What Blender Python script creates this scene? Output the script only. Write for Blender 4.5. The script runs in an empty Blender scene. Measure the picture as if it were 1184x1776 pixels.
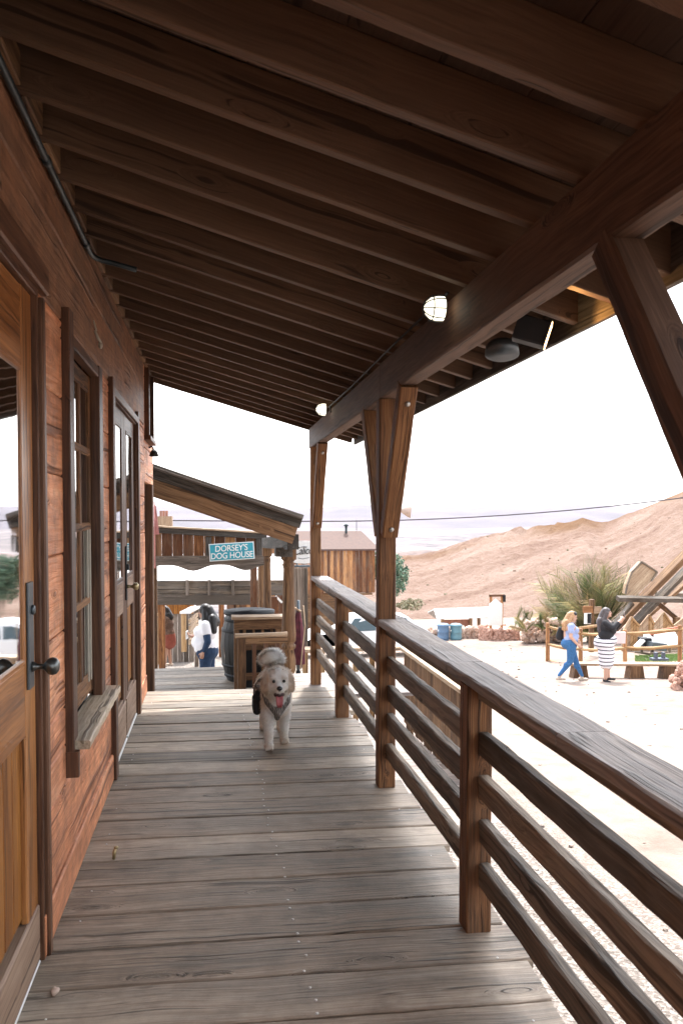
import bpy, math, random
from mathutils import Vector, Matrix, Quaternion, noise
random.seed(7)
V=Vector
sc=bpy.context.scene
COL=sc.collection
rad=math.radians
# ---------------------------------------------------------------- camera
FPX=1400.0; CAMH=1.5; PIT=rad(1.9)
PY=893+FPX*math.tan(PIT)
YAW=math.atan(220*math.cos(PIT)/FPX)
cR=V((math.cos(YAW),-math.sin(YAW),0))
cF=V((math.sin(YAW)*math.cos(PIT),math.cos(YAW)*math.cos(PIT),-math.sin(PIT)))
cU=cR.cross(cF)
def P(x,y,Y):
    """world point at distance Y down the street seen at photo pixel x,y (used to survey positions)"""
    d=cF+cR*((x-592)/FPX)+cU*((PY-y)/FPX)
    t=Y/d.y
    return V((d.x*t,Y,CAMH+d.z*t))
cam=bpy.data.cameras.new('camera'); co=bpy.data.objects.new('camera',cam); COL.objects.link(co)
co.location=(0,0,CAMH)
m=Matrix((cR,cU,-cF)).transposed(); co.rotation_euler=m.to_euler()
cam.sensor_fit='VERTICAL'; cam.sensor_height=36; cam.lens=36*FPX/1776
cam.shift_y=(PY-888)/1776; cam.clip_end=20000; cam.clip_start=.02
cam.dof.use_dof=True; cam.dof.focus_distance=6.0; cam.dof.aperture_fstop=9.0
sc.camera=co
# ---------------------------------------------------------------- light
w=bpy.data.worlds.new('World'); sc.world=w; w.use_nodes=True
nt=w.node_tree; bg=nt.nodes['Background']
sky=nt.nodes.new('ShaderNodeTexSky'); sky.sky_type='NISHITA'; sky.sun_disc=False
SUN_E=rad(60); SUN_A=rad(12)
sky.sun_elevation=SUN_E; sky.sun_rotation=SUN_A; sky.air_density=1.0; sky.dust_density=4.0; sky.ozone_density=1.0; sky.altitude=600
hs=nt.nodes.new('ShaderNodeHueSaturation'); hs.inputs['Saturation'].default_value=.28; hs.inputs['Value'].default_value=1.25
nt.links.new(sky.outputs[0],hs.inputs['Color']); nt.links.new(hs.outputs[0],bg.inputs[0]); bg.inputs[1].default_value=.15
sl=bpy.data.lights.new('sun','SUN'); sl.energy=2.0; sl.angle=rad(1.5); sl.color=(1,.96,.92)
so=bpy.data.objects.new('sun',sl); COL.objects.link(so)
sd=V((math.cos(SUN_E)*math.sin(SUN_A),math.cos(SUN_E)*math.cos(SUN_A),math.sin(SUN_E)))
so.rotation_euler=sd.to_track_quat('Z','Y').to_euler(); so.location=(5,5,30)
sc.view_settings.view_transform='Standard'; sc.view_settings.look='None'
sc.view_settings.exposure=2.02; sc.view_settings.gamma=1
# ---------------------------------------------------------------- materials
def newmat(name):
    M=bpy.data.materials.new(name); M.use_nodes=True
    return M,M.node_tree,M.node_tree.nodes['Principled BSDF']
def N(nt,t,**k):
    n=nt.nodes.new(t)
    for a,b in k.items():
        if a in n.inputs.keys(): n.inputs[a].default_value=b
        else: setattr(n,a,b)
    return n
def L(nt,a,b): nt.links.new(a,b)
def ramp(nt,fac,stops):
    r=nt.nodes.new('ShaderNodeValToRGB'); e=r.color_ramp.elements
    while len(e)<len(stops): e.new(.5)
    for i,(p,c) in enumerate(stops):
        e[i].position=p; e[i].color=(c[0],c[1],c[2],1) if not isinstance(c,(int,float)) else (c,c,c,1)
    L(nt,fac,r.inputs[0]); return r
def math_(nt,op,a,b=None,c=None,clamp=False):
    n=nt.nodes.new('ShaderNodeMath'); n.operation=op; n.use_clamp=clamp
    for i,v in enumerate((a,b,c)):
        if v is None: continue
        if isinstance(v,(int,float)): n.inputs[i].default_value=v
        else: L(nt,v,n.inputs[i])
    return n.outputs[0]
def mixc(nt,f,a,b,mode='MIX'):
    n=nt.nodes.new('ShaderNodeMix'); n.data_type='RGBA'; n.blend_type=mode
    for s,v in ((n.inputs[0],f),(n.inputs[6],a),(n.inputs[7],b)):
        if isinstance(v,(int,float)): s.default_value=v
        elif isinstance(v,(tuple,list)): s.default_value=(v[0],v[1],v[2],1)
        else: L(nt,v,s)
    return n.outputs[2]
def wood(name,dark,mid,light,rough=.7,bump=.35,var=.5,knots=.8,grey=None,greyamt=0.0,coarse=14.,spec=.35,con=.11,bd=.004,mott=0.):
    M,nt,b=newmat(name)
    at=N(nt,'ShaderNodeAttribute',attribute_name='gc'); rn=N(nt,'ShaderNodeAttribute',attribute_name='rnd')
    # slow warp
    wn=N(nt,'ShaderNodeTexNoise',noise_dimensions='3D'); wn.inputs['Scale'].default_value=2.2; wn.inputs['Detail'].default_value=2
    L(nt,at.outputs['Vector'],wn.inputs['Vector'])
    ws=N(nt,'ShaderNodeVectorMath',operation='SCALE'); ws.inputs['Scale'].default_value=.05; L(nt,wn.outputs['Color'],ws.inputs[0])
    # knots
    km=N(nt,'ShaderNodeVectorMath',operation='MULTIPLY'); km.inputs[1].default_value=(1.9,6.5,6.5); L(nt,at.outputs['Vector'],km.inputs[0])
    vo=N(nt,'ShaderNodeTexVoronoi'); vo.inputs['Scale'].default_value=1.0; L(nt,km.outputs[0],vo.inputs['Vector'])
    kd=math_(nt,'SUBTRACT',1.0,math_(nt,'MULTIPLY',vo.outputs['Distance'],4.5),clamp=True)
    kd2=math_(nt,'POWER',kd,1.6)
    ad=N(nt,'ShaderNodeVectorMath',operation='ADD'); L(nt,at.outputs['Vector'],ad.inputs[0]); L(nt,ws.outputs[0],ad.inputs[1])
    kb=N(nt,'ShaderNodeCombineXYZ'); kx=math_(nt,'MULTIPLY',kd,.09); L(nt,kx,kb.inputs[1]); L(nt,kx,kb.inputs[2])
    ad2=N(nt,'ShaderNodeVectorMath',operation='ADD'); L(nt,ad.outputs[0],ad2.inputs[0]); L(nt,kb.outputs[0],ad2.inputs[1])
    def stre(sx,sy,det,rg):
        mp=N(nt,'ShaderNodeVectorMath',operation='MULTIPLY'); mp.inputs[1].default_value=(sx,sy,sy); L(nt,ad2.outputs[0],mp.inputs[0])
        n=N(nt,'ShaderNodeTexNoise'); n.inputs['Scale'].default_value=1; n.inputs['Detail'].default_value=det; n.inputs['Roughness'].default_value=rg
        L(nt,mp.outputs[0],n.inputs['Vector']); return n.outputs['Fac']
    s1=stre(.7,coarse,4,.6); s2=stre(2.5,coarse*7,3,.6); s3=stre(1.2,2.5,3,.55)
    f=math_(nt,'ADD',math_(nt,'MULTIPLY',s1,.40),math_(nt,'MULTIPLY',s2,.42))
    f=math_(nt,'ADD',f,math_(nt,'MULTIPLY',s3,.18))
    f=math_(nt,'ADD',f,math_(nt,'MULTIPLY',math_(nt,'SUBTRACT',rn.outputs['Fac'],.5),var*.28))
    r=ramp(nt,f,[(.5-con,dark),(.50,mid),(.5+con,light)])
    c=r.outputs[0]
    if grey:
        g=stre(.9,4.,4,.7); gf=math_(nt,'MULTIPLY',math_(nt,'SUBTRACT',g,.5-greyamt*.25),6.0,clamp=True)
        gf=math_(nt,'MULTIPLY',gf,min(1,greyamt+.2))
        c=mixc(nt,gf,c,mixc(nt,s2,tuple(x*.55 for x in grey),tuple(min(1,x*1.35) for x in grey)))
    c=mixc(nt,math_(nt,'MULTIPLY',kd2,knots),c,tuple(x*.55 for x in dark))
    # fine dark cracks along the grain
    cr=stre(.45,coarse*2.6,2,.5); crk=math_(nt,'MULTIPLY',math_(nt,'SUBTRACT',.40,cr),14.,clamp=True)
    c=mixc(nt,math_(nt,'MULTIPLY',crk,.8),c,tuple(x*.45 for x in dark))
    if mott:
        mn=N(nt,'ShaderNodeTexNoise'); mn.inputs['Scale'].default_value=7.; mn.inputs['Detail'].default_value=6; mn.inputs['Roughness'].default_value=.7; L(nt,at.outputs['Vector'],mn.inputs['Vector'])
        mr=ramp(nt,mn.outputs['Fac'],[(.32,1-mott),(.5,1.0),(.66,1+mott*.6)]); c=mixc(nt,1.0,c,mr.outputs[0],'MULTIPLY')
    L(nt,c,b.inputs['Base Color'])
    rr=math_(nt,'ADD',rough-.12,math_(nt,'MULTIPLY',s1,.24)); L(nt,rr,b.inputs['Roughness'])
    b.inputs['Specular IOR Level'].default_value=spec
    bp=N(nt,'ShaderNodeBump'); bp.inputs['Strength'].default_value=bump; bp.inputs['Distance'].default_value=bd
    hh=math_(nt,'SUBTRACT',math_(nt,'ADD',s2,math_(nt,'MULTIPLY',s1,.9)),math_(nt,'MULTIPLY',crk,.8))
    L(nt,hh,bp.inputs['Height']); L(nt,bp.outputs[0],b.inputs['Normal'])
    return M
def plain(name,c,rough=.5,metal=0,var=.12,scale=25,bump=0,spec=.5,emit=None,es=1,coord='gc'):
    M,nt,b=newmat(name)
    at=N(nt,'ShaderNodeAttribute',attribute_name='gc')
    n=N(nt,'ShaderNodeTexNoise'); n.inputs['Scale'].default_value=scale; n.inputs['Detail'].default_value=5; L(nt,at.outputs['Vector'],n.inputs['Vector'])
    r=ramp(nt,n.outputs['Fac'],[(.3,tuple(x*(1-var) for x in c)),(.7,tuple(min(1,x*(1+var)) for x in c))])
    L(nt,r.outputs[0],b.inputs['Base Color']); b.inputs['Metallic'].default_value=metal
    L(nt,math_(nt,'ADD',rough-.08,math_(nt,'MULTIPLY',n.outputs['Fac'],.16)),b.inputs['Roughness']); b.inputs['Specular IOR Level'].default_value=spec
    if bump:
        bp=N(nt,'ShaderNodeBump'); bp.inputs['Strength'].default_value=bump; bp.inputs['Distance'].default_value=.01
        L(nt,n.outputs['Fac'],bp.inputs['Height']); L(nt,bp.outputs[0],b.inputs['Normal'])
    if emit: b.inputs['Emission Color'].default_value=(*emit,1); b.inputs['Emission Strength'].default_value=es
    return M
def glass(name,tint=(.9,.93,.93),rough=.03,dark=.25):
    M,nt,b=newmat(name)
    b.inputs['Base Color'].default_value=(*tint,1); b.inputs['Roughness'].default_value=rough
    b.inputs['IOR'].default_value=1.5
    tr=N(nt,'ShaderNodeBsdfTransparent'); tr.inputs[0].default_value=(*[t*.9 for t in tint],1)
    gl=N(nt,'ShaderNodeBsdfGlossy'); gl.inputs['Roughness'].default_value=rough
    fr=N(nt,'ShaderNodeFresnel'); fr.inputs[0].default_value=1.65
    mx=N(nt,'ShaderNodeMixShader'); 
    at=N(nt,'ShaderNodeTexCoord'); nn=N(nt,'ShaderNodeTexNoise'); nn.inputs['Scale'].default_value=3.; L(nt,at.outputs['Object'],nn.inputs['Vector'])
    bp=N(nt,'ShaderNodeBump'); bp.inputs['Strength'].default_value=.02; bp.inputs['Distance'].default_value=.05; L(nt,nn.outputs['Fac'],bp.inputs['Height']); L(nt,bp.outputs[0],gl.inputs['Normal'])
    L(nt,math_(nt,'ADD',math_(nt,'MULTIPLY',fr.outputs[0],.9),.05,clamp=True),mx.inputs[0]); L(nt,tr.outputs[0],mx.inputs[1]); L(nt,gl.outputs[0],mx.inputs[2])
    L(nt,mx.outputs[0],nt.nodes['Material Output'].inputs['Surface'])
    return M
M={}
M['deck']=wood('weathered_deck_wood',(.10,.082,.060),(.285,.22,.162),(.455,.375,.29),rough=.6,bump=1.0,var=1.0,knots=.8,grey=(.21,.19,.16),greyamt=.3,coarse=15,spec=.42,con=.16,mott=.25)
M['rail']=wood('weathered_rail_wood',(.042,.030,.020),(.145,.106,.073),(.28,.22,.16),rough=.78,bump=.7,var=.5,knots=.7,grey=(.15,.135,.12),greyamt=.35,spec=.4)
M['cap']=wood('weathered_cap_wood',(.075,.052,.040),(.23,.18,.15),(.40,.335,.285),rough=.64,bump=.7,var=.4,knots=.5,grey=(.22,.19,.18),greyamt=.4,spec=.5)
M['post']=wood('red_brown_stained_post',(.05,.021,.008),(.17,.075,.029),(.30,.15,.062),rough=.74,bump=.7,var=.4,knots=.7,grey=(.12,.085,.06),greyamt=.1,coarse=28,con=.13)
M['beam']=wood('dark_stained_beam',(.045,.023,.014),(.095,.052,.032),(.145,.084,.053),rough=.72,bump=.3,var=.3,knots=.4)
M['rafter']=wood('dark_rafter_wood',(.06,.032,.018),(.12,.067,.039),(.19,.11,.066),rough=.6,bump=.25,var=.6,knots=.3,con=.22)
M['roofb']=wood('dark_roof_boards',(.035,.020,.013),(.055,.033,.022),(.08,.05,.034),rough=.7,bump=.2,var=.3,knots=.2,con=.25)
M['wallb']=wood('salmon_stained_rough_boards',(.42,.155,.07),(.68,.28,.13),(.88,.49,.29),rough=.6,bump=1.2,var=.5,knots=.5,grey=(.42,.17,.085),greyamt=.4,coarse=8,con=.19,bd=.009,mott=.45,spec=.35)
M['wallu']=wood('browner_rough_boards',(.14,.062,.03),(.30,.14,.072),(.42,.22,.125),rough=.65,bump=.9,var=.4,knots=.4,grey=(.20,.11,.065),greyamt=.4,coarse=7,con=.2,bd=.008,mott=.4)  # darker, browner colour put on the top rows of the wall
M['trim']=wood('dark_red_brown_trim',(.05,.021,.011),(.105,.046,.023),(.165,.078,.041),rough=.5,bump=.3,var=.3,knots=.2)
M['door']=wood('varnished_orange_door_wood',(.16,.055,.015),(.32,.125,.035),(.46,.20,.065),rough=.35,bump=.12,var=.25,knots=.1,coarse=20,spec=.5)
M['panel']=wood('orange_beadboard',(.17,.055,.010),(.30,.115,.022),(.46,.20,.045),rough=.4,bump=.15,var=.3,knots=.1,coarse=18)
M['worn']=wood('worn_kickboard_wood',(.16,.095,.06),(.26,.165,.11),(.38,.26,.18),rough=.6,bump=.3,var=.3,knots=.2)
M['sill']=wood('bleached_sill_wood',(.26,.19,.12),(.46,.35,.24),(.64,.52,.38),rough=.6,bump=.6,var=.3,knots=.3,grey=(.3,.26,.21),greyamt=.3)
M['plank']=wood('aged_orange_planks',(.10,.035,.012),(.30,.125,.045),(.50,.26,.11),rough=.7,bump=.4,var=1.3,knots=.5,grey=(.17,.12,.085),greyamt=.25)
M['gplank']=wood('grey_aged_planks',(.07,.055,.042),(.16,.125,.10),(.26,.21,.17),rough=.75,bump=.5,var=.8,knots=.4)
M['brown']=wood('mid_brown_wood',(.07,.034,.015),(.16,.083,.038),(.28,.16,.08),rough=.65,bump=.35,var=.6,knots=.4)
M['log']=wood('peeled_log_wood',(.24,.13,.05),(.40,.24,.11),(.56,.37,.20),rough=.65,bump=.3,var=.5,knots=.5)
M['logp']=wood('orange_log_post_wood',(.20,.085,.03),(.33,.15,.055),(.46,.23,.095),rough=.6,bump=.3,var=.4,knots=.4)
M['pale']=wood('pale_sunbleached_wood',(.26,.165,.10),(.40,.28,.18),(.56,.43,.30),rough=.65,bump=.3,var=.5,knots=.4)
M['barrel']=wood('dark_barrel_staves',(.012,.012,.012),(.028,.027,.026),(.055,.05,.045),rough=.5,bump=.4,var=.6,knots=.1)
M['black']=plain('black_painted_metal',(.014,.015,.017),.6,.0,spec=.3)
M['conduit']=plain('dark_teal_painted_conduit',(.02,.03,.035),.4,.2)
M['steel']=plain('galvanised_bolt_steel',(.45,.44,.42),.4,.9)
M['plate']=plain('grey_blue_metal_plate',(.10,.12,.135),.38,.7)
M['knob']=plain('aged_pewter_knob',(.13,.135,.13),.33,.85)
M['brass']=plain('worn_brass',(.45,.36,.2),.4,.8)
M['glass']=glass('window_glass')
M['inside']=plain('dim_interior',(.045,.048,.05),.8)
M['white']=plain('white_paint',(.78,.78,.76),.5,var=.05)
M['cream']=plain('cream_painted_frame',(.34,.30,.24),.55,var=.08)
M['curtain']=plain('pale_grey_curtain',(.62,.64,.64),.9,var=.12,scale=8)
M['teal']=plain('teal_sign_paint',(.035,.30,.38),.5,var=.15,scale=9)
M['canvas']=plain('white_canvas',(.80,.79,.76),.85,var=.04)
M['globe']=plain('lit_lamp_glass',(.9,.88,.78),.3,emit=(1,.93,.72),es=.62)
M['spot']=plain('lit_flood_lens',(.9,.7,.4),.3,emit=(1,.62,.28),es=2.2)
M['bluebin']=plain('blue_bin_plastic',(.10,.18,.29),.5)
M['tealbin']=plain('teal_bin_plastic',(.12,.25,.30),.5)
M['rock']=plain('reddish_field_stone',(.42,.25,.19),.85,var=.35,scale=9,bump=.5)
M['rock2']=plain('pale_rubble_stone',(.55,.41,.33),.85,var=.3,scale=9,bump=.5)
M['boulder']=plain('red_boulder_stone',(.32,.14,.09),.8,var=.3,scale=5,bump=.5)
M['rooftan']=plain('pinkish_rolled_roofing',(.115,.072,.060),.85,var=.12,scale=6)
M['greyroof']=wood('weathered_roof_edge_wood',(.045,.038,.032),(.10,.088,.075),(.17,.15,.13),rough=.75,bump=.5,var=.6,knots=.3)
M['skin']=plain('skin',(.55,.33,.24),.5,var=.06,scale=14)
M['skin2']=plain('darker_skin',(.45,.25,.17),.5,var=.06,scale=14)
M['jeans']=plain('blue_denim',(.035,.13,.30),.85,var=.3,scale=40)
M['navy']=plain('navy_denim',(.012,.035,.085),.85,var=.3,scale=40)
M['bluetee']=plain('light_blue_cotton',(.33,.40,.62),.85,var=.10,scale=12)
M['whitetee']=plain('white_cotton',(.80,.79,.82),.85,var=.04,scale=12)
M['blackcloth']=plain('black_cloth',(.012,.012,.015),.8,var=.3,scale=20)
M['darkhair']=plain('black_hair',(.012,.010,.010),.45,var=.5,scale=60)
M['greyhair']=plain('dark_greying_hair',(.07,.055,.055),.5,var=.6,scale=50)
M['blondehair']=plain('blonde_hair',(.42,.24,.12),.5,var=.4,scale=50)
M['brownknit']=plain('patterned_brown_knit',(.17,.11,.085),.9,var=.55,scale=60)
M['redcloth']=plain('dusty_red_cloth',(.30,.085,.06),.85,var=.15)
M['shoe']=plain('beige_shoe',(.50,.42,.35),.7)
M['bag']=plain('pale_pink_leather',(.72,.58,.56),.5,var=.05)
M['phone']=plain('grey_phone_case',(.25,.2,.2),.4)
M['maroon']=plain('maroon_canvas',(.10,.022,.032),.9,var=.4,scale=18)
M['eye']=plain('dark_eye',(.012,.010,.010),.15)
M['nose']=plain('black_wet_nose',(.018,.018,.02),.25)
M['tongue']=plain('pink_tongue',(.42,.12,.13),.35,var=.15,scale=40)
M['mouth']=plain('dark_mouth',(.05,.018,.018),.5)
M['lips']=plain('lips',(.35,.12,.10),.5)
M['tarpred']=plain('rusty_red_board',(.38,.11,.06),.7)
M['ironleg']=plain('blue_grey_iron',(.10,.12,.16),.5,.4)
M['carwhite']=plain('white_car_paint',(.75,.77,.78),.2,var=.02)
M['carglass']=plain('dark_car_glass',(.03,.06,.07),.06,spec=.8)
M['rubber']=plain('black_rubber',(.02,.02,.02),.8)
M['wire']=plain('dark_cable',(.05,.04,.05),.7)
M['horn']=plain('beige_horn_plastic',(.62,.48,.40),.5)
def attrmat(name,rough=.7,spec=.3,attr='col'):
    Mx,nt,b=newmat(name); a=N(nt,'ShaderNodeAttribute',attribute_name=attr); L(nt,a.outputs['Color'],b.inputs['Base Color'])
    b.inputs['Roughness'].default_value=rough; b.inputs['Specular IOR Level'].default_value=spec; return Mx
def furmat():
    Mx,nt,b=newmat('cream_fur'); a=N(nt,'ShaderNodeAttribute',attribute_name='col'); L(nt,a.outputs['Color'],b.inputs['Base Color']); b.inputs['Roughness'].default_value=.8; b.inputs['Specular IOR Level'].default_value=.2
    tr=N(nt,'ShaderNodeBsdfTranslucent'); L(nt,a.outputs['Color'],tr.inputs[0]); mx=N(nt,'ShaderNodeMixShader'); mx.inputs[0].default_value=.4; L(nt,b.outputs[0],mx.inputs[1]); L(nt,tr.outputs[0],mx.inputs[2]); L(nt,mx.outputs[0],nt.nodes['Material Output'].inputs['Surface']); return Mx
M['fur']=furmat(); M['leaf']=attrmat('leaf_green',.65,.3)
# striped skirt, patterned harness
def stripes():
    Mx,nt,b=newmat('black_and_white_striped_jersey'); t=N(nt,'ShaderNodeAttribute',attribute_name='gc'); s=N(nt,'ShaderNodeSeparateXYZ'); L(nt,t.outputs['Vector'],s.inputs[0])
    nz=N(nt,'ShaderNodeTexNoise'); nz.inputs['Scale'].default_value=3; L(nt,t.outputs['Vector'],nz.inputs['Vector'])
    z=math_(nt,'ADD',s.outputs[2],math_(nt,'MULTIPLY',nz.outputs['Fac'],.03))
    fr=math_(nt,'FRACT',math_(nt,'DIVIDE',z,.088)); k=math_(nt,'LESS_THAN',fr,.27)
    L(nt,mixc(nt,k,(.78,.76,.80),(.012,.012,.022)),b.inputs['Base Color']); b.inputs['Roughness'].default_value=.85; return Mx
M['stripe']=stripes()
def harness():
    Mx,nt,b=newmat('dark_patterned_harness_fabric'); t=N(nt,'ShaderNodeAttribute',attribute_name='gc')
    vo=N(nt,'ShaderNodeTexWave'); vo.inputs['Scale'].default_value=26; vo.inputs['Distortion'].default_value=6; vo.inputs['Detail Scale'].default_value=3; L(nt,t.outputs['Vector'],vo.inputs['Vector'])
    r=ramp(nt,vo.outputs['Fac'],[(.55,(.035,.03,.03)),(.75,(.28,.25,.22))]); L(nt,r.outputs[0],b.inputs['Base Color']); b.inputs['Roughness'].default_value=.8; return Mx
M['harness']=harness()
def groundmat():
    Mx,nt,b=newmat('pale_desert_gravel'); t=N(nt,'ShaderNodeTexCoord')
    ob=t.outputs['Object']
    def nz(s,d=5,r=.6):
        n=N(nt,'ShaderNodeTexNoise'); n.inputs['Scale'].default_value=s; n.inputs['Detail'].default_value=d; n.inputs['Roughness'].default_value=r; L(nt,ob,n.inputs['Vector']); return n.outputs['Fac']
    big=nz(.25); mid=nz(3.); fine=nz(60,3)
    vo=N(nt,'ShaderNodeTexVoronoi'); vo.inputs['Scale'].default_value=55; L(nt,ob,vo.inputs['Vector'])
    c=ramp(nt,math_(nt,'ADD',math_(nt,'MULTIPLY',big,.5),math_(nt,'MULTIPLY',mid,.5)),[(.35,(.19,.135,.11)),(.52,(.27,.215,.18)),(.68,(.34,.29,.25))]).outputs[0]
    peb=ramp(nt,vo.outputs['Color'],[(.0,(.05,.044,.038)),(.45,(.17,.152,.135)),(1.,(.38,.35,.32))]).outputs[0]
    s=N(nt,'ShaderNodeSeparateXYZ'); L(nt,ob,s.inputs[0])
    # loose gravel strip alongside the boardwalk, compacted paving farther out
    near=math_(nt,'SUBTRACT',1.0,math_(nt,'MULTIPLY',math_(nt,'SUBTRACT',s.outputs[0],math_(nt,'ADD',2.1,math_(nt,'MULTIPLY',big,.8))),1.2),clamp=True)
    c=mixc(nt,math_(nt,'MULTIPLY',near,.8),c,peb)
    vc=N(nt,'ShaderNodeTexVoronoi',feature='DISTANCE_TO_EDGE'); vc.inputs['Scale'].default_value=.55
    wv=N(nt,'ShaderNodeVectorMath',operation='ADD'); nn=N(nt,'ShaderNodeTexNoise'); nn.inputs['Scale'].default_value=2.; nn.inputs['Detail'].default_value=4; L(nt,ob,nn.inputs['Vector']); L(nt,ob,wv.inputs[0]); L(nt,nn.outputs['Color'],wv.inputs[1]); L(nt,wv.outputs[0],vc.inputs['Vector'])
    ck=math_(nt,'SUBTRACT',1.0,math_(nt,'MULTIPLY',vc.outputs['Distance'],70.),clamp=True)
    ck=math_(nt,'MULTIPLY',ck,math_(nt,'SUBTRACT',1.0,near))
    c=mixc(nt,math_(nt,'MULTIPLY',ck,.55),c,(.20,.14,.12))
    sp=math_(nt,'MULTIPLY',math_(nt,'SUBTRACT',fine,.58),9.,clamp=True)
    c=mixc(nt,math_(nt,'MULTIPLY',sp,.35),c,(.25,.20,.17))
    # desert colour far away
    far=math_(nt,'MULTIPLY',math_(nt,'SUBTRACT',s.outputs[1],70.),.01,clamp=True)
    sc2=nz(.006,8,.7); sc3=nz(.03,4,.7)
    c=mixc(nt,far,c,ramp(nt,math_(nt,'ADD',math_(nt,'MULTIPLY',sc2,.6),math_(nt,'MULTIPLY',sc3,.4)),[(.42,(.05,.045,.05)),(.48,(.13,.11,.11)),(.56,(.19,.16,.15)),(.64,(.33,.29,.28))]).outputs[0])
    L(nt,c,b.inputs['Base Color']); b.inputs['Roughness'].default_value=.9; b.inputs['Specular IOR Level'].default_value=.15
    bp=N(nt,'ShaderNodeBump'); bp.inputs['Strength'].default_value=.5; bp.inputs['Distance'].default_value=.02
    L(nt,math_(nt,'ADD',vo.outputs['Distance'],fine),bp.inputs['Height']); L(nt,bp.outputs[0],b.inputs['Normal']); return Mx
M['ground']=groundmat()
def hillmat():
    Mx,nt,b=newmat('eroded_desert_hillside'); t=N(nt,'ShaderNodeTexCoord')
    sx=N(nt,'ShaderNodeSeparateXYZ'); L(nt,t.outputs['Object'],sx.inputs[0])
    al=math_(nt,'ADD',math_(nt,'MULTIPLY',sx.outputs[0],.8),math_(nt,'MULTIPLY',sx.outputs[1],.6)); pe=math_(nt,'SUBTRACT',math_(nt,'MULTIPLY',sx.outputs[1],.8),math_(nt,'MULTIPLY',sx.outputs[0],.6))
    mp=N(nt,'ShaderNodeCombineXYZ'); L(nt,math_(nt,'MULTIPLY',al,.022),mp.inputs[0]); L(nt,math_(nt,'MULTIPLY',pe,.20),mp.inputs[1]); L(nt,math_(nt,'MULTIPLY',sx.outputs[2],.15),mp.inputs[2])
    n=N(nt,'ShaderNodeTexNoise'); n.inputs['Scale'].default_value=1.; n.inputs['Detail'].default_value=8; n.inputs['Roughness'].default_value=.68; n.inputs['Distortion'].default_value=.4; L(nt,mp.outputs[0],n.inputs['Vector'])
    n2=N(nt,'ShaderNodeTexNoise'); n2.inputs['Scale'].default_value=.8; n2.inputs['Detail'].default_value=8; n2.inputs['Roughness'].default_value=.72; L(nt,t.outputs['Object'],n2.inputs['Vector'])
    n3=N(nt,'ShaderNodeTexNoise'); n3.inputs['Scale'].default_value=2.6; n3.inputs['Detail'].default_value=4; n3.inputs['Roughness'].default_value=.75; L(nt,t.outputs['Object'],n3.inputs['Vector'])
    f=math_(nt,'ADD',math_(nt,'MULTIPLY',n.outputs['Fac'],.48),math_(nt,'ADD',math_(nt,'MULTIPLY',n2.outputs['Fac'],.26),math_(nt,'MULTIPLY',n3.outputs['Fac'],.26)))
    r=ramp(nt,f,[(.36,(.12,.066,.047)),(.45,(.215,.138,.104)),(.54,(.285,.20,.158)),(.66,(.37,.28,.23))])
    at=N(nt,'ShaderNodeAttribute',attribute_name='crag')
    c=mixc(nt,math_(nt,'MULTIPLY',at.outputs['Fac'],1.0),r.outputs[0],mixc(nt,n.outputs['Fac'],(.10,.05,.025),(.27,.16,.09)))
    L(nt,c,b.inputs['Base Color']); b.inputs['Roughness'].default_value=.95; b.inputs['Specular IOR Level'].default_value=.1
    bp=N(nt,'ShaderNodeBump'); bp.inputs['Strength'].default_value=1.0; bp.inputs['Distance'].default_value=2.2; L(nt,f,bp.inputs['Height']); L(nt,bp.outputs[0],b.inputs['Normal']); return Mx
M['hill']=hillmat()
M['mount']=plain('distant_desert_rock',(.085,.07,.08),.95,var=.5,scale=.0015)
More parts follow.
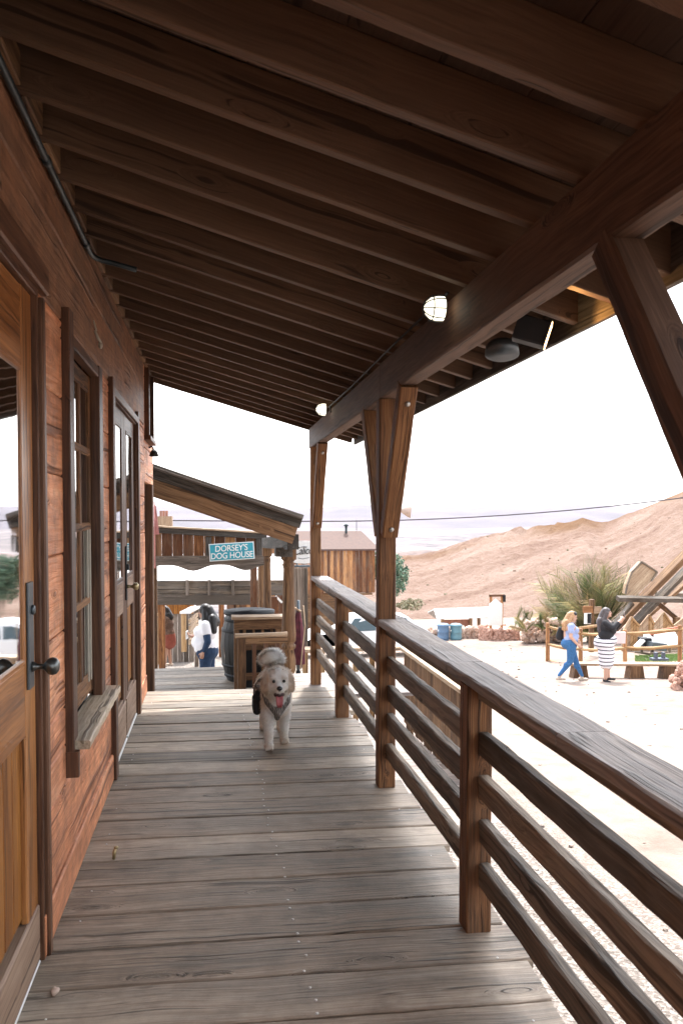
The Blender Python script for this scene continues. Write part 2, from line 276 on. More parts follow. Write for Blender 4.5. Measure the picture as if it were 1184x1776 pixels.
# ---------------------------------------------------------------- mesh building
class MB:
    def __init__(s): s.v=[];s.f=[];s.g=[];s.r=[];s.sm=[];s.c=[]
    def add(s,vs,fs,gs=None,rnd=None,smooth=False,col=None):
        o=len(s.v); rnd=random.random() if rnd is None else rnd
        off=V((rnd*37.3,rnd*17.9,rnd*9.1)) if gs is None else V((0,0,0))
        s.v+=[V(v) for v in vs]; s.g+=[(V(g)+off) for g in (gs if gs is not None else vs)]
        s.r+=[rnd]*len(vs); s.c+=[col or (1,1,1)]*len(vs)
        s.f+=[tuple(i+o for i in f) for f in fs]; s.sm+=[smooth]*len(fs); return s
    def plank(s,a,b,w,h,up=(0,0,1),seg=1,jit=0.,ch=.003,rnd=None,taper=1.,skew=0):
        """timber from a to b; w sideways, h along up; chamfered, edges worn by jit"""
        a=V(a);b=V(b);d=b-a;Ln=d.length;d=d/Ln;u=V(up);u=(u-d*u.dot(d)).normalized();sd_=d.cross(u)
        ch=min(ch,w*.3,h*.3); rnd=random.random() if rnd is None else rnd
        sec=[(-w/2+ch,-h/2),(w/2-ch,-h/2),(w/2,-h/2+ch),(w/2,h/2-ch),(w/2-ch,h/2),(-w/2+ch,h/2),(-w/2,h/2-ch),(-w/2,-h/2+ch)]
        off=V((rnd*53.1+random.random()*9,random.random()*20,random.random()*20)); vs=[];gs=[];fs=[]
        for i in range(seg+1):
            t=i/seg; k=1+(taper-1)*t; c=a+d*(Ln*t)
            for (x,y) in sec:
                jx=jit*(random.random()-.5)*2; jy=jit*(random.random()-.5)*2
                x2=x*k+jx;y2=y*k+jy
                vs.append(c+sd_*x2+u*y2+d*(skew*x)); gs.append(off+V((Ln*t,x,y)))
        n=8
        for i in range(seg):
            for j in range(n):
                fs.append((i*n+j,i*n+(j+1)%n,(i+1)*n+(j+1)%n,(i+1)*n+j))
        fs.append(tuple(reversed(range(n)))); fs.append(tuple(seg*n+j for j in range(n)))
        return s.add(vs,fs,gs,rnd)
    def box(s,lo,hi,ch=.003,rnd=None,axis=None,seg=1,jit=0):
        lo=V(lo);hi=V(hi);c=(lo+hi)/2;d=hi-lo
        ax=axis if axis is not None else max(range(3),key=lambda i:d[i])
        a=c.copy();b=c.copy();a[ax]=lo[ax];b[ax]=hi[ax]
        if ax==2: up=(0,1,0);w=d[0];h=d[1]
        elif ax==1: up=(0,0,1);w=d[0];h=d[2]
        else: up=(0,0,1);w=d[1];h=d[2]
        return s.plank(a,b,w,h,up,seg,jit,ch,rnd)
    def tube(s,pts,rs,n=10,cap=True,smooth=True,rnd=None,squash=None):
        pts=[V(p) for p in pts]; rs=[rs]*len(pts) if isinstance(rs,(int,float)) else rs
        rnd=random.random() if rnd is None else rnd; off=V((rnd*31,rnd*17,rnd*7))
        vs=[];gs=[];fs=[];t0=None;ln=0
        for i,p in enumerate(pts):
            d=(pts[min(i+1,len(pts)-1)]-pts[max(i-1,0)]).normalized()
            if t0 is None:
                t0=d.orthogonal().normalized()
            t0=(t0-d*t0.dot(d)).normalized(); b=d.cross(t0)
            if i: ln+=(p-pts[i-1]).length
            for j in range(n):
                a=2*math.pi*j/n
                q=t0*(math.cos(a)*rs[i])+b*(math.sin(a)*rs[i])
                if squash: q=V((q.x*squash[0],q.y*squash[1],q.z*squash[2]))
                vs.append(p+q); gs.append(off+V((ln,math.cos(a)*rs[i],math.sin(a)*rs[i])))
        for i in range(len(pts)-1):
            for j in range(n): fs.append((i*n+j,i*n+(j+1)%n,(i+1)*n+(j+1)%n,(i+1)*n+j))
        if cap: fs.append(tuple(reversed(range(n)))); fs.append(tuple((len(pts)-1)*n+j for j in range(n)))
        return s.add(vs,fs,gs,rnd,smooth)
    def lathe(s,c,prof,n=20,axis=(0,0,1),smooth=True,rnd=None):
        c=V(c);ax=V(axis).normalized(); return s.tube([c+ax*z for r,z in prof],[max(r,1e-4) for r,z in prof],n,True,smooth,rnd)
    def ell(s,c,r,n=14,m_=9,rot=None,smooth=True,rnd=None,noise_=0,col=None):
        c=V(c);r=V((r,r,r)) if isinstance(r,(int,float)) else V(r);vs=[];fs=[]
        sd_=random.random()*50
        for i in range(m_+1):
            th=math.pi*i/m_
            for j in range(n):
                ph=2*math.pi*j/n; q=V((math.sin(th)*math.cos(ph),math.sin(th)*math.sin(ph),math.cos(th)))
                if noise_: q=q*(1+noise_*noise.noise(q*1.7+V((sd_,sd_,0)))+noise_*.5*noise.noise(q*4+V((sd_,0,sd_))))
                q=V((q.x*r.x,q.y*r.y,q.z*r.z))
                if rot is not None: q=rot@q
                vs.append(c+q)
        for i in range(m_):
            for j in range(n): fs.append((i*n+j,(i+1)*n+j,(i+1)*n+(j+1)%n,i*n+(j+1)%n))
        return s.add(vs,fs,None,rnd,smooth,col)
    def cap(s,a,b,ra,rb,n=14,k=4):
        a=V(a);b=V(b);d=b-a;Ln=d.length
        if Ln<1e-5: return s.ell(a,max(ra,rb))
        d=d/Ln;pts=[];rs=[]
        for i in range(k+1):
            t=math.pi/2*(1-i/k); pts.append(a-d*(ra*math.sin(t))); rs.append(max(ra*math.cos(t),ra*.02))
        for i in range(k+1):
            t=math.pi/2*i/k; pts.append(b+d*(rb*math.sin(t))); rs.append(max(rb*math.cos(t),rb*.02))
        return s.tube(pts,rs,n,True,True)
    def build(s,name,mat,parent=None,loc=None,custom=None):
        me=bpy.data.meshes.new(name); org=V((0,0,0))
        q=parent
        while q is not None: org=org+V(q.location); q=q.parent
        if loc is not None: org=V(loc)
        me.from_pydata([v-org for v in s.v],[],s.f)
        g=me.attributes.new('gc','FLOAT_VECTOR','POINT'); g.data.foreach_set('vector',[x for q in s.g for x in q])
        r=me.attributes.new('rnd','FLOAT','POINT'); r.data.foreach_set('value',s.r)
        c=me.attributes.new('col','FLOAT_COLOR','POINT'); c.data.foreach_set('color',[x for q in s.c for x in (*q,1)])
        me.polygons.foreach_set('use_smooth',s.sm)
        if mat: me.materials.append(mat)
        me.update()
        o=bpy.data.objects.new(name,me); COL.objects.link(o)
        if parent is not None: o.parent=parent
        elif loc is not None: o.location=loc
        return o
def tag(o,label=None,cat=None,group=None,kind=None):
    if label: o['label']=label
    if cat: o['category']=cat
    if group: o['group']=group
    if kind: o['kind']=kind
    return o
def thing(name,loc,label,cat,group=None):
    o=bpy.data.objects.new(name,None); o.empty_display_size=.2; COL.objects.link(o); o.location=loc
    return tag(o,label,cat,group)
def part(name,mb,mat,parent,label=None): return tag(mb.build(name,mat,parent),label)
def single(name,mb,mat,loc,label,cat,group=None): return tag(mb.build(name,mat,None,loc),label,cat,group)
def struct(name,mb,mat,loc=(0,0,0)): return tag(mb.build(name,mat,None,loc),None,None,None,'structure')
def copy_tree(o,parent=None):
    c=o.copy(); COL.objects.link(c); c.parent=parent
    for ch in [x for x in COL.objects if x.parent==o]: copy_tree(ch,c)
    return c
def remesh(mb,voxel,smooth=3,fac=.5):
    o=mb.build('tmp',None); md=o.modifiers.new('r','REMESH'); md.mode='VOXEL'; md.voxel_size=voxel
    sm_=o.modifiers.new('s','SMOOTH'); sm_.iterations=smooth; sm_.factor=fac
    dg=bpy.context.evaluated_depsgraph_get(); dg.update(); me=bpy.data.meshes.new_from_object(o.evaluated_get(dg))
    r=MB(); r.add([v.co.copy() for v in me.vertices],[tuple(p.vertices) for p in me.polygons],[v.co.copy() for v in me.vertices],.5,True)
    old=o.data; bpy.data.objects.remove(o); bpy.data.meshes.remove(old); bpy.data.meshes.remove(me)
    return r
def text_mb(s,size,origin,xdir,ydir,ext=.004,spacing=1.,offset=0.,sx=1.):
    cu=bpy.data.curves.new('t','FONT'); cu.body=s; cu.size=size; cu.extrude=ext; cu.offset=offset; cu.space_character=spacing; cu.resolution_u=4
    o=bpy.data.objects.new('t',cu); COL.objects.link(o); dg=bpy.context.evaluated_depsgraph_get(); dg.update()
    me=bpy.data.meshes.new_from_object(o.evaluated_get(dg)); x=V(xdir).normalized();y=V(ydir).normalized();z=x.cross(y)
    vs=[V(origin)+x*v.co.x*sx+y*v.co.y+z*v.co.z for v in me.vertices]; fs=[tuple(p.vertices) for p in me.polygons]
    wd=(max(v.co.x for v in me.vertices)-min(v.co.x for v in me.vertices))*sx
    bpy.data.objects.remove(o); bpy.data.curves.remove(cu); bpy.data.meshes.remove(me)
    return vs,fs,wd
def gz(x,y):
    z=-.59-.1*y if y>-2 else -.39
    if y>60: z=-6.59-84*(1-math.exp(-(y-60)/700))
    if x<1.2 and 10<y<30: z+=.33*min(1,(1.2-x)/.6)*min(1,(y-10))*min(1,(30-y)/5)
    return z
M['nail']=plain('bright_nail_head',(.75,.73,.70),.4)
# ================================================================ near structures
R_=random.uniform
# ---- boardwalk deck
mb=MB(); y=-1.6; SK=-.039
while y<6.9:
    wd=random.choice([.225,.235,.23,.24]); wd=min(wd,6.97-y) if y+wd>6.9 else wd
    yc=y+wd/2; dz=R_(-.003,.003); el=R_(-.03,.035)
    x0,x1=-.60,1.03+el
    mb.plank((x0,yc-SK*.6*1+.0,-.019+dz),(x1,yc+SK*(x1),-.019+dz+R_(-.002,.002)),wd-R_(.006,.013),.038,seg=14,jit=.0012,ch=.005)
    y+=wd
deck=struct('boardwalk',mb,M['deck'])
mb=MB()
for xx in (-.5,.2,.93): mb.box((xx-.03,-1.6,-.24),(xx+.03,6.93,-.042))
for yy in (0,2,4,6.7):
    for xx in (-.5,.93): mb.box((xx-.06,yy-.06,-2.2),(xx+.06,yy+.06,-.245))
struct('boardwalk_joists',mb,M['rail'])
# nail heads down the boards
nm=MB(); y=-1.0
for k in range(70):
    for jx in (-.5,.93):
        if random.random()<.3: nm.ell((jx+R_(-.012,.012),-1.5+k*.1165+R_(-.01,.01),.003),(.0045,.0045,.0015),6,3)
for i in range(60):
    yy=2.0+i*.085+R_(-.02,.02)
    if yy>6.8: break
    xx=.30+(.00)*i+R_(-.018,.018) - .02*(yy-2)
    if random.random()<.75: nm.ell((xx,yy,.0035),(.0062,.0062,.0022),6,3)
struct('boardwalk_nails',nm,M['nail'])
# small leaf and twig litter
mb=MB(); mb.tube([(-.44,3.58,.002),(-.438,3.58,.03),(-.433,3.585,.048)],[.007,.008,.007],8); mb.ell((-.43,3.585,.05),(.011,.01,.007),8,5)
single('bolt_stub',mb,M['brass'],(-.44,3.58,0),'short rusty bolt end standing up from the deck boards below the window','bolt')
mb=MB(); mb.ell((-.50,2.59,.01),(.014,.02,.009),10,6,noise_=.3)
single('pebble',mb,M['rock2'],(-.50,2.59,0),'small pale pebble lying on the deck beside the near door','pebble')
# ---- storefront
WX=-.58
store=thing('storefront',(WX,2,0),'salmon stained rough plank storefront beside the boardwalk, with doors and a tall window','building')
ops=[(1.86,2.80,0,2.22),(3.36,4.14,.60,2.18),(4.76,6.2,0,2.18)]
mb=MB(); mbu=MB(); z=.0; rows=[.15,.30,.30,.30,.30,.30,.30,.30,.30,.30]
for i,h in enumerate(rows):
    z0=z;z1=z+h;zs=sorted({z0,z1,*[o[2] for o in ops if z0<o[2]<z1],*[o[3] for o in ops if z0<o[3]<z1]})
    rr=random.random()
    for a,b in zip(zs[:-1],zs[1:]):
        segs=[(-2.6,6.97)]
        for o in ops:
            if o[2]<=a+1e-4 and o[3]>=b-1e-4:
                ns=[]
                for s0,s1 in segs:
                    if o[1]<=s0 or o[0]>=s1: ns.append((s0,s1)); continue
                    if o[0]>s0: ns.append((s0,o[0]))
                    if o[1]<s1: ns.append((o[1],s1))
                segs=ns
        for s0,s1 in segs:
            th=.034 if i==0 else .022
            if s1-s0>2.2:
                cuts=[s0,(s0+s1)/2+R_(-.3,.3),s1]
            else: cuts=[s0,s1]
            for c0,c1 in zip(cuts[:-1],cuts[1:]):
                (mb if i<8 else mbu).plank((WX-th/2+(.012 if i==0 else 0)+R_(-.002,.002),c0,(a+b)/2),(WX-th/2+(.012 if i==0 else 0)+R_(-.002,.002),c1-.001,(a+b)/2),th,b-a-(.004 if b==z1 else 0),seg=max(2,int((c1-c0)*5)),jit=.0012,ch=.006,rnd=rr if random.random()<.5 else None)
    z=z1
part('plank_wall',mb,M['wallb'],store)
part('upper_boards',mbu,M['wallu'],store)
# upper storey wall that runs on past the porch
mb=MB()
for i in range(11):
    zz=1.78+i*.30; mb.plank((WX-.02,7.0,zz+.15),(WX-.02,8.02,zz+.15),.03,.296,ch=.005)
for i in range(8):
    zz=3.02+i*.30; mb.plank((WX-.02,-2.6,zz+.15),(WX-.02,6.985,zz+.15),.03,.296,ch=.005)
mb.box((WX-.5,6.975,0),(WX-.003,6.99,2.9)); 
part('upper_wall',mb,M['wallb'],store)
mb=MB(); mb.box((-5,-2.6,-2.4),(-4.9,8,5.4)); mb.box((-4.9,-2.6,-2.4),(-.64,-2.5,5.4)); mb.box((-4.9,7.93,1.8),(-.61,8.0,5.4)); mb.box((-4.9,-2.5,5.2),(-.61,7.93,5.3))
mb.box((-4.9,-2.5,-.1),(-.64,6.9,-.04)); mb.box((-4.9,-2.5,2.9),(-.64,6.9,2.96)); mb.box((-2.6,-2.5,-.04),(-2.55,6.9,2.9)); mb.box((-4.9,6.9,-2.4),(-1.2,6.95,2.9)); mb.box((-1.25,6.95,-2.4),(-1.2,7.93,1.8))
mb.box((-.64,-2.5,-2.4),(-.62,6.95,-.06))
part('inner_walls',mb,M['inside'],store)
# door nearest the camera
def door(y0,y1,g0,g1,zt,zg0,zg1,name='door',zr=.84,zk=.22):
    """leaf with a tall glass light, mid rail, panel and kickboard; front face at X=-.59"""
    fx=-.59; th=.04
    mb=MB(); mb.box((fx-th,y0,0.02),(fx,g0,zt)); mb.box((fx-th,g1,0.02),(fx,y1,zt)); mb.box((fx-th,g0,zg1),(fx-.001,g1,zt)); mb.box((fx-th,g0,zr),(fx-.001,g1,zg0))
    # glazing beads
    for a,b in ((g0,g0+.02),(g1-.02,g1)): mb.box((fx-.012,a,zg0),(fx+.003,b,zg1),ch=.004)
    mb.box((fx-.012,g0+.02,zg1-.02),(fx+.004,g1-.02,zg1),ch=.005); mb.box((fx-.012,g0+.02,zg0),(fx+.004,g1-.02,zg0+.02),ch=.005)
    for a,b in ((g0,g0+.018),(g1-.018,g1)): mb.box((fx-.02,a,zk),(fx+.003,b,zr),ch=.005)
    return mb
d1=door(1.88,2.79,1.98,2.645,2.215,1.03,1.965,zr=.80,zk=.21).build('door',M['door'],store)
mb=MB(); mb.box((-.598,2.0,1.05),(-.5935,2.625,1.945),ch=.0005); part('door_glass',mb,M['glass'],d1)
mb=MB()
for i in range(6): mb.box((-.622,2.0+i*.105,.23),(-.604,2.0+i*.105+.102,.79),ch=.004,axis=2)
part('door_panel',mb,M['panel'],d1)
mb=MB(); mb.box((-.63,1.98,.02),(-.588,2.645,.205),axis=1); mb.box((-.60,1.9,.012),(-.583,2.78,.20),axis=1,ch=.008); part('kickboard',mb,M['worn'],d1)
mb=MB(); mb.box((-.60,1.9,.002),(-.582,2.78,.010)); part('weatherstrip',mb,M['white'],d1)
mb=MB(); mb.box((-.59,2.665,.945),(-.580,2.735,1.285),ch=.004,axis=2); mb.lathe((-.580,2.71,1.195),[(.016,0),(.016,.006),(.012,.009),(0,.009)],16,(1,0,0))
hd=part('handle_plate',mb,M['plate'],d1)
mb=MB(); mb.lathe((-.580,2.705,1.012),[(.018,0),(.014,.008),(.009,.016),(.009,.034),(.016,.040),(.026,.05),(.029,.062),(.026,.074),(.016,.082),(0,.084)],22,(1,0,0))
part('door_knob',mb,M['knob'],d1)
mb=MB(); mb.box((-.66,2.795,0),(-.572,2.82,2.22),ch=.003); mb.box((-.60,2.82,0),(-.557,2.862,2.22),ch=.006)
mb.box((-.66,1.80,2.22),(-.572,2.82,2.245)); mb.box((-.60,1.76,2.245),(-.552,2.90,2.34),ch=.006); mb.box((-.62,1.80,0),(-.555,1.86,2.22))
fr=mb.build('door_frame',M['trim'],store)
# tall window
wn=MB(); wn.box((-.65,3.36,.60),(-.56,3.372,2.18)); wn.box((-.60,3.262,.50),(-.548,3.36,2.30),ch=.004); wn.box((-.60,4.115,.60),(-.553,4.235,2.23),ch=.004)
wn.box((-.60,3.362,2.175),(-.556,4.115,2.225),ch=.004); wn.box((-.65,4.095,.62),(-.605,4.113,2.17))
wi=wn.build('window',M['trim'],store)
mb=MB(); fx=-.600
mb.box((fx-.03,3.39,.64),(fx,3.47,2.17)); mb.box((fx-.03,4.075,.64),(fx+.002,4.135,2.17)); mb.box((fx-.03,3.47,2.09),(fx-.001,4.075,2.172)); mb.box((fx-.03,3.47,.64),(fx-.001,4.075,.74))
mb.box((fx-.026,3.775,.74),(fx+.002,3.835,2.09),ch=.006)
for zz in (1.805,1.445,1.09): mb.box((fx-.028,3.47,zz-.02),(fx+.004,4.075,zz+.018),ch=.006)
part('window_frame',mb,M['post'],wi)
mb=MB(); mb.box((fx-.010,3.46,.73),(fx-.006,4.08,2.10),ch=.0005); part('window_pane',mb,M['glass'],wi)
mb=MB(); mb.box((fx-.003,3.985,.70),(fx+.004,4.005,1.43)); mb.box((fx-.003,4.04,.70),(fx+.007,4.066,1.43),ch=.003); part('screen_frame',mb,M['cream'],wi)
mb=MB(); vs=[];fs=[]
for i in range(61):
    yy=3.4+i*.72/60; xx=-.70+.016*math.sin(i*1.1)
    vs+=[(xx,yy,.66),(xx,yy,2.16)]
for i in range(60): fs.append((2*i,2*i+2,2*i+3,2*i+1))
mb.add(vs,fs,None,.5,True); part('curtain',mb,M['curtain'],wi)
mb=MB(); mb.plank((-.555,3.29,.590),(-.555,4.335,.590),.13,.036,seg=16,jit=.002,ch=.006); mb.plank((-.575,3.36,.566),(-.575,4.2,.566),.03,.012)
part('window_sill',mb,M['sill'],wi)
mb=MB(); mb.box((-.582,3.256,.47),(-.53,3.294,.571),ch=.004,axis=2); part('sill_bracket',mb,M['trim'],wi)
# double doors
def leaf(y0,y1,g0,g1,hn):
    d=door(y0,y1,g0,g1,2.17,1.08,2.07,zr=.86,zk=.30).build('door',M['trim'],store,None)
    mb=MB(); mb.box((-.598,g0+.02,1.10),(-.5935,g1-.02,2.05),ch=.0005); part('door_glass',mb,M['glass'],d)
    mb=MB(); n=5; wd=(g1-g0-.04)/n
    for i in range(n): mb.box((-.622,g0+.02+i*wd,.32),(-.604,g0+.02+(i+1)*wd-.003,.85),ch=.004,axis=2)
    part('door_panel',mb,M['panel'],d)
    mb=MB(); mb.box((-.63,g0,.02),(-.592,g1,.30),axis=1); mb.box((-.60,y0+.02,.022),(-.584,y1-.02,.27),axis=1,ch=.008); part('kickboard',mb,M['worn'],d); mb=MB(); mb.box((-.60,g0,.868),(-.586,g1,1.072),axis=1,ch=.006)
    part('mid_rail',mb,M['worn'],d)
    mb=MB(); mb.box((-.60,y0+.02,.004),(-.578,y1-.02,.018)); part('weatherstrip',mb,M['white'],d)
    if hn:
        mb=MB(); mb.box((-.59,y0+.03,.93),(-.580,y0+.085,1.29),axis=2,ch=.004); mb.box((-.582,y0+.04,1.13),(-.565,y0+.075,1.17),axis=2,ch=.004); part('handle_plate',mb,M['black'],d)
        mb=MB(); mb.lathe((-.580,y0+.058,1.02),[(.015,0),(.010,.012),(.010,.035),(.024,.045),(.025,.065),(.014,.075),(0,.076)],16,(1,0,0)); part('door_knob',mb,M['brass'],d)
    return d
leaf(4.79,5.50,4.89,5.38,False); leaf(5.505,6.185,5.63,6.02,True)
mb=MB(); mb.box((-.66,4.762,0),(-.57,4.788,2.18)); mb.box((-.60,4.66,0),(-.552,4.762,2.27),ch=.004); mb.box((-.66,6.187,0),(-.57,6.2,2.18)); mb.box((-.60,6.2,0),(-.555,6.29,2.27),ch=.004); mb.box((-.60,4.764,2.18),(-.556,6.198,2.23),ch=.004); mb.box((-.66,4.79,2.171),(-.571,6.185,2.179))
part('door_frame',mb,M['trim'],store,None)
# small window of the upper storey and corner post below
mb=MB(); mb.box((-.60,7.10,2.18),(-.545,7.16,2.9)); mb.box((-.60,7.62,2.18),(-.545,7.68,2.9)); mb.box((-.60,7.06,2.14),(-.53,7.72,2.18),axis=1)
uw=part('upper_window',mb,M['trim'],store)
mb=MB(); mb.box((-.59,7.16,2.18),(-.575,7.62,2.9),ch=.001); part('window_pane',mb,M['carglass'],uw)
mb=MB(); mb.box((-.70,7.60,-2.2),(-.56,7.72,1.78),ch=.006); part('corner_post',mb,M['rafter'],store)
mb=MB(); mb.box((-.78,7.90,.4),(-.60,7.96,1.70)); part('grey_jamb',mb,M['gplank'],store)
mb=MB(); mb.tube([(-.572,4.12,2.40),(-.562,4.16,2.37),(-.552,4.20,2.36)],[.006,.009,.004],6); mb.ell((-.56,4.22,2.352),(.012,.02,.02),8,5); mb.tube([(-.572,4.08,2.44),(-.565,4.12,2.40)],.004,6)
single('hook',mb,M['cream'],(-.57,4.15,2.35),'pale bent hook screwed into the plank wall above the tall window','hook')
# upper-storey wall lamp
mb=MB(); mb.tube([(-.575,7.40,2.10),(-.545,7.40,2.11),(-.53,7.40,2.08)],.008,8); mb.lathe((-.53,7.40,2.085),[(.012,0),(.03,-.02),(.042,-.06),(.035,-.065),(0,-.05)],16)
single('wall_lamp',mb,M['black'],(-.57,7.8,2.1),'small dark gooseneck wall lamp below the upper storey window','lamp')
# ---- porch canopy
SL=(2.76-2.325)/(-.58-.93)   # slope of the rafters
def rz(x): return 2.325+(x-.93)*SL
can=thing('porch_canopy',(.93,3,0),'dark stained sloping porch roof on tall braced posts over the boardwalk','canopy')
mb=MB(); y=-2.4; EX=1.33; k=0
ux=V((1,0,SL)).normalized(); un=V((-SL,0,1)).normalized()
for i in range(34):
    x0=-.60+i*.058; 
    if x0>EX: break
    x1=min(x0+.0575,EX+.02); 
# roof sheathing boards run along the street, wide and dark
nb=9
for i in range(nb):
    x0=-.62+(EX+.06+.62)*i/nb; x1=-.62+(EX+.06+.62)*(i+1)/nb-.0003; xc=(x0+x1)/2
    c=V((xc,0,rz(xc)))+un*(.142+.011); mb.plank((c.x,-.34,c.z),(c.x,7.72,c.z),(x1-x0)/ux.x,.022,up=un,seg=8,jit=.0008)  # canopy shape cut short behind the camera to let in sky light
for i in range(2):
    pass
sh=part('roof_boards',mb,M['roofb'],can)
mb=MB(); a=V((-.62,0,rz(-.62)))+un*.172; b=V((EX+.09,0,rz(EX+.09)))+un*.172
mb.plank((a.x,3.7,a.z),(b.x,3.7,b.z),8.1,.012,up=un); part('roofing',mb,M['black'],can)
ry=[-.24+.3105*i for i in range(0,27)]
for i,yy in enumerate(ry):
    y2=yy+R_(-.008,.008)
    if y2>7.62: break
    mb=MB(); a=V((-.60,y2,rz(-.60)))+un*.071; b=V((EX,y2+R_(-.006,.006),rz(EX)))+un*.071
    mb.plank(a,b,.042,.141,up=un,seg=10,jit=.0012,ch=.003); part('rafter',mb,M['rafter'],can)
mb=MB()
for i in range(25):
    y0=ry[i]+.03; mb.box((-.578,y0,rz(-.57)+.0),(-.553,y0+.25,rz(-.565)+R_(.10,.13)),ch=.003,axis=1)
part('blocking',mb,M['brown'],can)
mb=MB(); mb.plank((.932,-.32,2.225),(.932,4.32,2.225),.088,.192,seg=24,jit=.0014,ch=.007); mb.plank((.932,4.322,2.223),(.932,7.64,2.223),.088,.19,seg=12,jit=.0014,ch=.007)
part('beam',mb,M['beam'],can)
mb=MB(); fz=rz(EX)+.055; mb.plank((EX+.012,-.33,fz),(EX+.012,7.72,fz),.022,.175,up=(0,0,1),seg=10,jit=.001); part('fascia',mb,M['greyroof'],can)
mb=MB(); mb.plank((-.60,7.715,rz(-.60)+.065),(EX,7.715,rz(EX)+.065),.024,.17,up=un,seg=6,jit=.001); part('end_fascia',mb,M['rafter'],can)
for yy,zb in ((1.19,0),(4.345,0),(7.47,-.9)):
    mb=MB(); mb.box((.882,yy-.048,zb+.001),(.975,yy+.048,2.127),axis=2,seg=20,jit=.0012,ch=.006); p_=part('post',mb,M['post'],can)
for yy,dr in ((1.19,(1,)),(4.345,(1,-1)),(7.47,(-1,))):
    for s in dr:
        mb=MB(); mb.plank((.929,yy+s*.075,1.40),(.929,yy+s*(.50 if yy>2 else .60),2.135),.086,.088,up=(0,s,0),seg=10,jit=.001,ch=.006)
        mb.box((.886,yy+min(s*.049,s*.09),1.40),(.972,yy+max(s*.049,s*.09),1.47),axis=2)
        br=part('brace',mb,M['post' if yy>2 else 'beam'],can)  # near brace's backlit shade put into its colour: the darker beam wood
        for t in (.06,.90):
            mb=MB()
            c=V((.929,yy+s*(.075+(.425 if yy>2 else .525)*t),1.40+.735*t)); n_=V((0,s*.735,-.425)).normalized() if True else None
            mb.lathe(c+V((0,s*.866,-.5)).normalized()*.044*1.02,[(.014,0),(.014,.004),(.008,.010),(0,.011)],12,V((0,s*.866,-.5)))
            part('bolt',mb,M['steel'],br)
mb=MB(); mb.tube([(.865,2.95,2.33),(.872,4.0,2.335),(.874,5.2,2.325),(.874,6.2,2.33)],.006,6)
for s in (.2,): mb.tube([(.872,6.1,2.33),(.878,6.12,2.28)],.006,6)
single('cable',mb,M['black'],(.87,4,2.33),'thin black cable stapled along the top of the porch beam between the two lamps','cable')
# ---- conduit
mb=MB(); mb.tube([(-.555,-1,2.70),(-.555,2.4,2.70),(-.555,3.86,2.70),(-.55,3.93,2.702),(-.52,3.98,2.70),(-.46,3.985,2.69),(-.36,3.985,2.665)],.0125,10)
for yy in (.6,1.8,2.9,3.75): mb.lathe((-.555,yy-.02,2.70),[(.0165,0),(.0165,.04)],10,(0,1,0))
single('conduit',mb,M['conduit'],(-.555,2,2.7),'dark painted metal conduit running under the roof along the wall and bending onto a rafter','conduit')
# ---- bulkhead lamps
def bulkhead(y,z,label):
    t=thing('bulkhead_lamp',(.888,y,z),label,'lamp','caged bulkhead lamps on the porch beam')
    mb=MB(); mb.lathe((.888,y,z),[(.062,0),(.066,-.0),(.066,-.022),(.056,-.03),(.050,-.044),(.047,-.05),(.0,-.05)],24,(1,0,0)); part('housing',mb,M['black'],t)
    mb=MB(); mb.lathe((.842,y,z),[(.044,0),(.044,-.025),(.038,-.048),(.024,-.064),(.006,-.072),(0,-.072)],22,(1,0,0)); part('lamp_glass',mb,M['globe'],t)
    mb=MB()
    for a in range(4):
        an=a*math.pi/4+.2; pts=[]
        for k in range(13):
            th=-math.pi/2+math.pi*k/12; r=math.sin(th)*.049; q=math.cos(th)
            pts.append((.842-.078*q**.7 if q>0 else .842,y+r*math.cos(an),z+r*math.sin(an)))
        mb.tube(pts,.0022,5)
    pts=[(.842-.045,y+.046*math.cos(a*.3142),z+.046*math.sin(a*.3142)) for a in range(21)]; mb.tube(pts,.0022,5); part('lamp_cage',mb,M['black'],t)
    return t
bulkhead(2.93,2.265,'larger looking lit lamp behind a wire cage on the beam, nearer to the viewer')
bulkhead(6.15,2.305,'small looking lit lamp behind a wire cage near the far end of the beam')
# ---- can light and flood light under the eave
t=thing('eave_lamp',(1.13,3.08,2.2),'round dark lamp with a pale ring shade hanging under the eave rafters','lamp')
mb=MB(); ax=V((-.1,-.25,-1)); mb.lathe((1.14,3.12,2.235),[(.0,0),(.022,0),(.024,.045),(.032,.05),(.0,.05)],20,ax); part('lamp_neck',mb,M['black'],t)
mb=MB(); mb.lathe((1.135,3.105,2.19),[(.03,0),(.052,.008),(.064,.022),(.067,.055),(.063,.055),(.060,.026),(.048,.014),(.0,.010)],26,ax); part('lamp_shade',mb,M['plate'],t)
t=thing('flood_light',(1.14,2.72,2.2),'small square flood light with a glowing lens clamped under the eave','lamp')
mb=MB(); a=V((1.09,2.84,2.185)); b=V((1.19,2.80,2.15)); dd=(b-a).normalized(); mb.plank(a,b,.085,.09,ch=.006); mb.tube([a+V((0,0,.03)),(1.12,2.84,2.27)],.01,8); mb.plank(b,b+dd*.006,.098,.10,ch=.002); part('lamp_body',mb,M['black'],t)
mb=MB(); mb.plank(b+dd*.0065,b+dd*.009,.084,.088,ch=.001); part('lamp_lens',mb,M['spot'],t)
sp=bpy.data.lights.new('flood_beam','SPOT'); sp.energy=3.0; sp.color=(1,.45,.12); sp.spot_size=rad(75); sp.spot_blend=.7; sp.shadow_soft_size=.03
so2=bpy.data.objects.new('flood_beam',sp); COL.objects.link(so2); so2.location=b+dd*.02; so2.rotation_euler=(-(V((.35,-1,.30)).normalized())).to_track_quat('Z','Y').to_euler()
